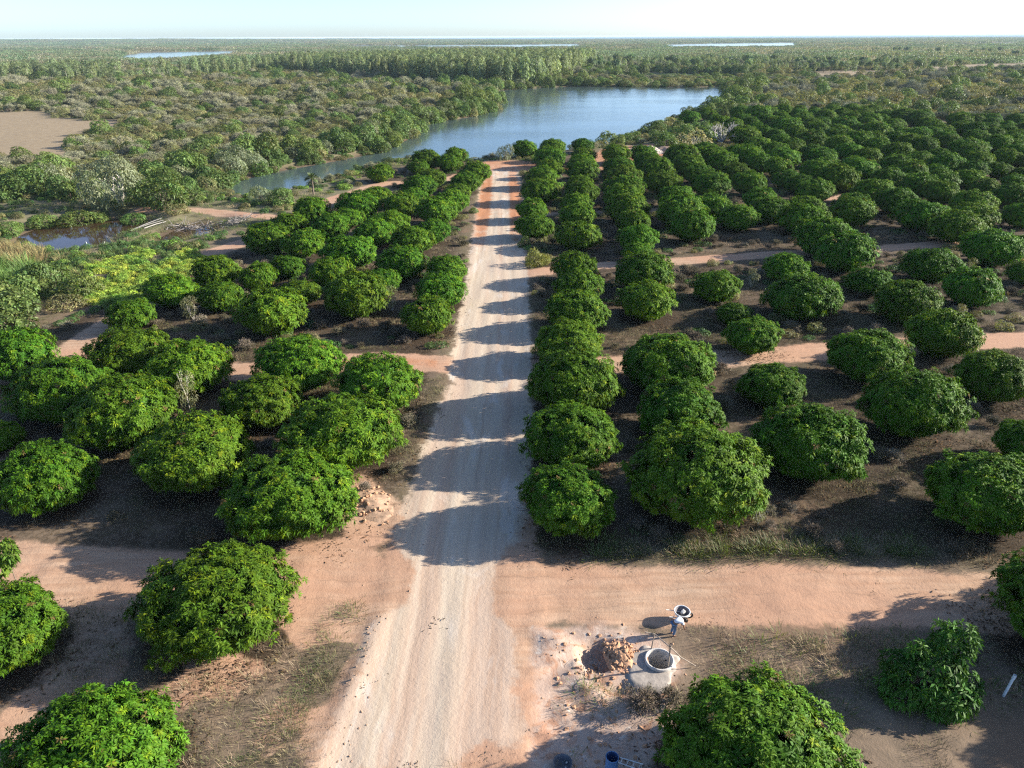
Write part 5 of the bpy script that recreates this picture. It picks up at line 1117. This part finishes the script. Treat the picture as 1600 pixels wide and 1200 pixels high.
x, y = SPOT["pvc"]; z = gz(x, y); e = empty("pipe", (x, y, z)); tag(e, "white plastic pipe leaning out of the ground at the lower right", "pipe")
M_PVC = simple("white_plastic", (0.74, 0.76, 0.78), .4, 4, .06); stick("tube", [(0, 0, -.1), (.16, .05, 1.05)], .055, .055, e, M_PVC, 12); stick("socket", [(.155, .048, .98), (.185, .058, 1.18)], .068, .068, e, M_PVC, 12)
x, y = SPOT["stake"]; z = gz(x, y); e = empty("fence_stake", (x, y, z)); tag(e, "dark wooden stake behind the small ragged mango tree", "post")
M_DK = simple("dark_wood", (0.07, 0.06, 0.05), .9, 6, .3); stick("shaft", [(0, 0, -.1), (.02, .02, .9), (0, 0, 1.5)], .05, .04, e, M_DK); stick("branch", [(.0, .01, .9), (.3, .1, 1.2)], .025, .015, e, M_DK)

# ------------------------------------------------------------------ the bending person
def skin(name, verts, edges, radii, mat, parent, root=0, sub=2):
    me = bpy.data.meshes.new(name); me.from_pydata(verts, edges, []); me.materials.append(mat)
    o = obj(name, me, parent); sk = o.modifiers.new("skin", 'SKIN'); sk.use_smooth_shade = True
    if not me.skin_vertices: me.attributes.new
    lay = me.skin_vertices[0].data if len(me.skin_vertices) else None
    if lay is None:
        bpy.context.view_layer.objects.active = o; bpy.ops.mesh.customdata_skin_add(); lay = me.skin_vertices[0].data
    for i, r_ in enumerate(radii): lay[i].radius = (r_, r_); lay[i].use_root = i == root
    ss = o.modifiers.new("smooth", 'SUBSURF'); ss.levels = sub; ss.render_levels = sub
    return o
px, py = SPOT["person"]; pz = gz(px, py)
pe = empty("person", (px, py, pz), .25); pe.scale = (.86, .86, .80); tag(pe, "person in a white shirt and blue jeans bending forward by the well", "person")
M_SKIN = simple("brown_skin", (0.22, 0.115, 0.07), .6, 8, .1); M_SHIRT = simple("white_cloth", (0.66, 0.70, 0.74), .85, 6, .08); M_JEAN = simple("blue_denim", (0.09, 0.16, 0.27), .9, 10, .2); M_HAIR = simple("dark_hair", (0.015, 0.012, 0.01), .6, 20, .3)
BV = [(0, 0, .90), (.16, 0, 1.00), (.36, 0, 1.06), (.47, 0, 1.03), (.56, 0, .97), (.66, 0, .90), (.73, 0, .84)]; BR = [.13, .12, .13, .07, .06, .095, .07]; BE = [(i, i + 1) for i in range(6)]
def limb(start, pts, rad):
    i0 = start
    for p_, r_ in zip(pts, rad): BV.append(p_); BR.append(r_); BE.append((i0, len(BV) - 1)); i0 = len(BV) - 1
    return i0
for s in (-1, 1):
    h_ = limb(2, [(.40, s * .17, 1.03), (.47, s * .21, .78), (.55, s * .17, .56), (.57, s * .16, .49)], [.065, .048, .038, .036])
    for k in range(4):
        f_ = limb(h_, [(.575 + .004 * k, s * (.13 + .022 * k), .43), (.585, s * (.128 + .022 * k), .385 - .01 * (k in (1, 2)))], [.011, .009])
    limb(h_, [(.605, s * .13, .46), (.62, s * .12, .425)], [.012, .010])
    limb(0, [(.0, s * .10, .84), (.05, s * .11, .47), (-.03, s * .12, .10), (.03, s * .12, .045), (.15, s * .13, .04)], [.095, .062, .045, .045, .04])
skin("body", BV, BE, BR, M_SKIN, pe)
skin("shirt", [(.03, 0, .93), (.16, 0, 1.01), (.36, 0, 1.07), (.46, 0, 1.035), (.40, .175, 1.035), (.445, .205, .86), (.40, -.175, 1.035), (.445, -.205, .86)], [(0, 1), (1, 2), (2, 3), (2, 4), (4, 5), (2, 6), (6, 7)], [.155, .145, .155, .085, .085, .068, .085, .068], M_SHIRT, pe)
skin("trousers", [(.03, 0, .92), (.0, .10, .82), (.05, .11, .47), (-.03, .12, .11), (.0, -.10, .82), (.05, -.11, .47), (-.03, -.12, .11)], [(0, 1), (1, 2), (2, 3), (0, 4), (4, 5), (5, 6)], [.145, .115, .08, .065, .115, .08, .065], M_JEAN, pe)
skin("hair", [(.60, 0, 1.00), (.655, 0, .945), (.70, 0, .93)], [(0, 1), (1, 2)], [.06, .10, .085], M_HAIR, pe, 1)
fc = empty("face", (0, 0, 0)); fc.parent = pe
for s in (-1, 1): obj("eye", bpy.data.meshes["stone_lump"], fc, (.745, s * .035, .875), 0, .012)
obj("nose", bpy.data.meshes["stone_lump"], fc, (.775, 0, .845), 0, .018); obj("mouth", bpy.data.meshes["stone_lump"], fc, (.755, 0, .80), 0, (.01, .026, .008))

# ------------------------------------------------------------------ egrets on the pond
M_WHITE = simple("white_feather", (0.80, 0.80, 0.78), .8, 8, .05); M_BILL = simple("yellow_bill", (0.6, 0.4, 0.05), .6, 8, .1); M_BLEG = simple("black_leg", (0.03, 0.03, 0.03), .7, 8, .1)
BODY = None
def egret(spot, rot, label):
    global BODY
    x, y = SPOT[spot]; e = empty("egret", (x, y, WATER_Z - .08), rot, .72); tag(e, label, "bird", "white egrets on the pond")
    if BODY is None:
        BODY = skin("body", [(-.28, 0, .40), (-.1, 0, .48), (.1, 0, .50), (.2, 0, .58), (.17, 0, .72), (.22, 0, .84), (.29, 0, .87)], [(i, i + 1) for i in range(6)], [.03, .10, .09, .045, .025, .024, .035], M_WHITE, e, 1, 1)
        o = BODY
    else:
        o = BODY.copy(); COL.objects.link(o); o.parent = e
    stick("bill", [(.30, 0, .87), (.43, 0, .85)], .014, .003, e, M_BILL, 5)
    for s in (-1, 1): stick("leg", [(.0, s * .04, .42), (.0, s * .045, .0)], .010, .009, e, M_BLEG, 5)
for s_, r_, lab in (("birdA", 2.2, "white egret alone in the middle of the pond"), ("birdB", .6, "white egret farthest up by the right bank of the pond"), ("birdC", 3.6, "leftmost of the white egrets crowded at the right bank of the pond"), ("birdD", 1.2, "middle one of the white egrets crowded at the right bank of the pond"), ("birdE", 5.0, "rightmost of the white egrets crowded at the right bank of the pond"), ("birdF", 2.9, "white egret near the reeds at the lower left rim of the pond")): egret(s_, r_, lab)

# ------------------------------------------------------------------ twigs, leaves and clods lying about
def debris_mesh(seed, base, n, L, w):
    r = np.random.default_rng(seed); P = np.zeros((n, 3)); P[:, :2] = r.normal(0, .5, (n, 2)); P[:, 2] = r.uniform(.01, .05, n)
    a = r.uniform(0, 6.28, n); d = np.stack([np.cos(a), np.sin(a), r.normal(0, .15, n)], -1); s = np.stack([-np.sin(a), np.cos(a), r.normal(0, .3, n)], -1); l_ = L * r.uniform(.4, 1.5, (n, 1)); w_ = w * r.uniform(.6, 1.5, (n, 1))
    V = np.stack([P - d * l_ * .5, P + s * w_ * .5, P + d * l_ * .5, P - s * w_ * .5], 1).reshape(-1, 3); return mesh("debris", V, quads(len(V)), [M_DRY], col=np.repeat(tint_arr(base, n, r, .35), 4, 0))
TWIGS = [debris_mesh(801, (0.10, 0.075, 0.05), 14, .30, .03), debris_mesh(802, (0.16, 0.12, 0.085), 20, .22, .03), debris_mesh(803, (0.075, 0.055, 0.04), 22, .14, .06)]
LEAFLITTER = [debris_mesh(804, (0.15, 0.09, 0.045), 34, .16, .05), debris_mesh(805, (0.10, 0.065, 0.04), 34, .16, .05)]
SMALLCLODS = [stone_mesh(810 + k, M_PINKS, "small_clod") for k in range(3)]
def build_debris():
    x, y = grid(-40, 45, 15, 60, 1.1); k = in_view(x, y, 2); x, y = x[k], y[k]; td = track_dist(x, y)
    p = (np.hypot(x - SPOT['well'][0], y - SPOT['well'][1]) > 1.4) * np.where(td > .3, .30, np.where(td > -.6, .40, .025)) * (vnoise(x / 2.5, y / 2.5, 141) > .42); k = rng.uniform(0, 1, len(x)) < p
    stuff("twigs", place(x[k], y[k], .35, .9, (.9, 1.1), 0), TWIGS, "twigs and trodden plant scraps on the dirt")
    xs, ys = [], []
    for a, b, w in MANGO:
        if math.hypot(a, b) > 75: continue
        n = 26; r_ = w * .5 * rng.uniform(.55, 1.25, n); t_ = rng.uniform(0, 6.28, n); xs.append(a + r_ * np.cos(t_)); ys.append(b + r_ * np.sin(t_))
    x = np.concatenate(xs); y = np.concatenate(ys); k = (sdist(x, y, ROAD) > .2) & (np.hypot(x - SPOT['well'][0], y - SPOT['well'][1]) > 1.3); x, y = x[k], y[k]
    stuff("fallen_leaves", place(x, y, .8, 1.4, (.9, 1.1), 0), LEAFLITTER, "fallen brown leaves under the mango trees")
    xs = np.concatenate([rng.normal(-8.3, 1.6, 130), rng.uniform(1.2, 8, 120), rng.normal(-6.7, .3, 60)]); ys = np.concatenate([rng.normal(33.5, 2.2, 130), rng.uniform(17, 24.8, 120), rng.uniform(17.5, 26, 60)])
    k = np.hypot(xs - SPOT["well"][0], ys - SPOT["well"][1]) > 1.6; xs, ys = xs[k], ys[k]
    xr = np.concatenate([rng.normal(4.2, 1.1, 110), rng.uniform(1.6, 7.5, 120)]); yr = np.concatenate([rng.normal(22.6, 1.1, 110), rng.uniform(17.3, 24.6, 120)]); kr = np.hypot(xr - SPOT["well"][0], yr - SPOT["well"][1]) > 1.2
    stuff("rubble", place(xr[kr], yr[kr], .03, .13, (.5, .8), .008), CLODS, "broken red earth rubble strewn between the road and the well")
    stuff("clods", place(xs, ys, .02, .07, (.5, .8), .008), SMALLCLODS, "loose clods along the road edge and round the well")
build_debris()
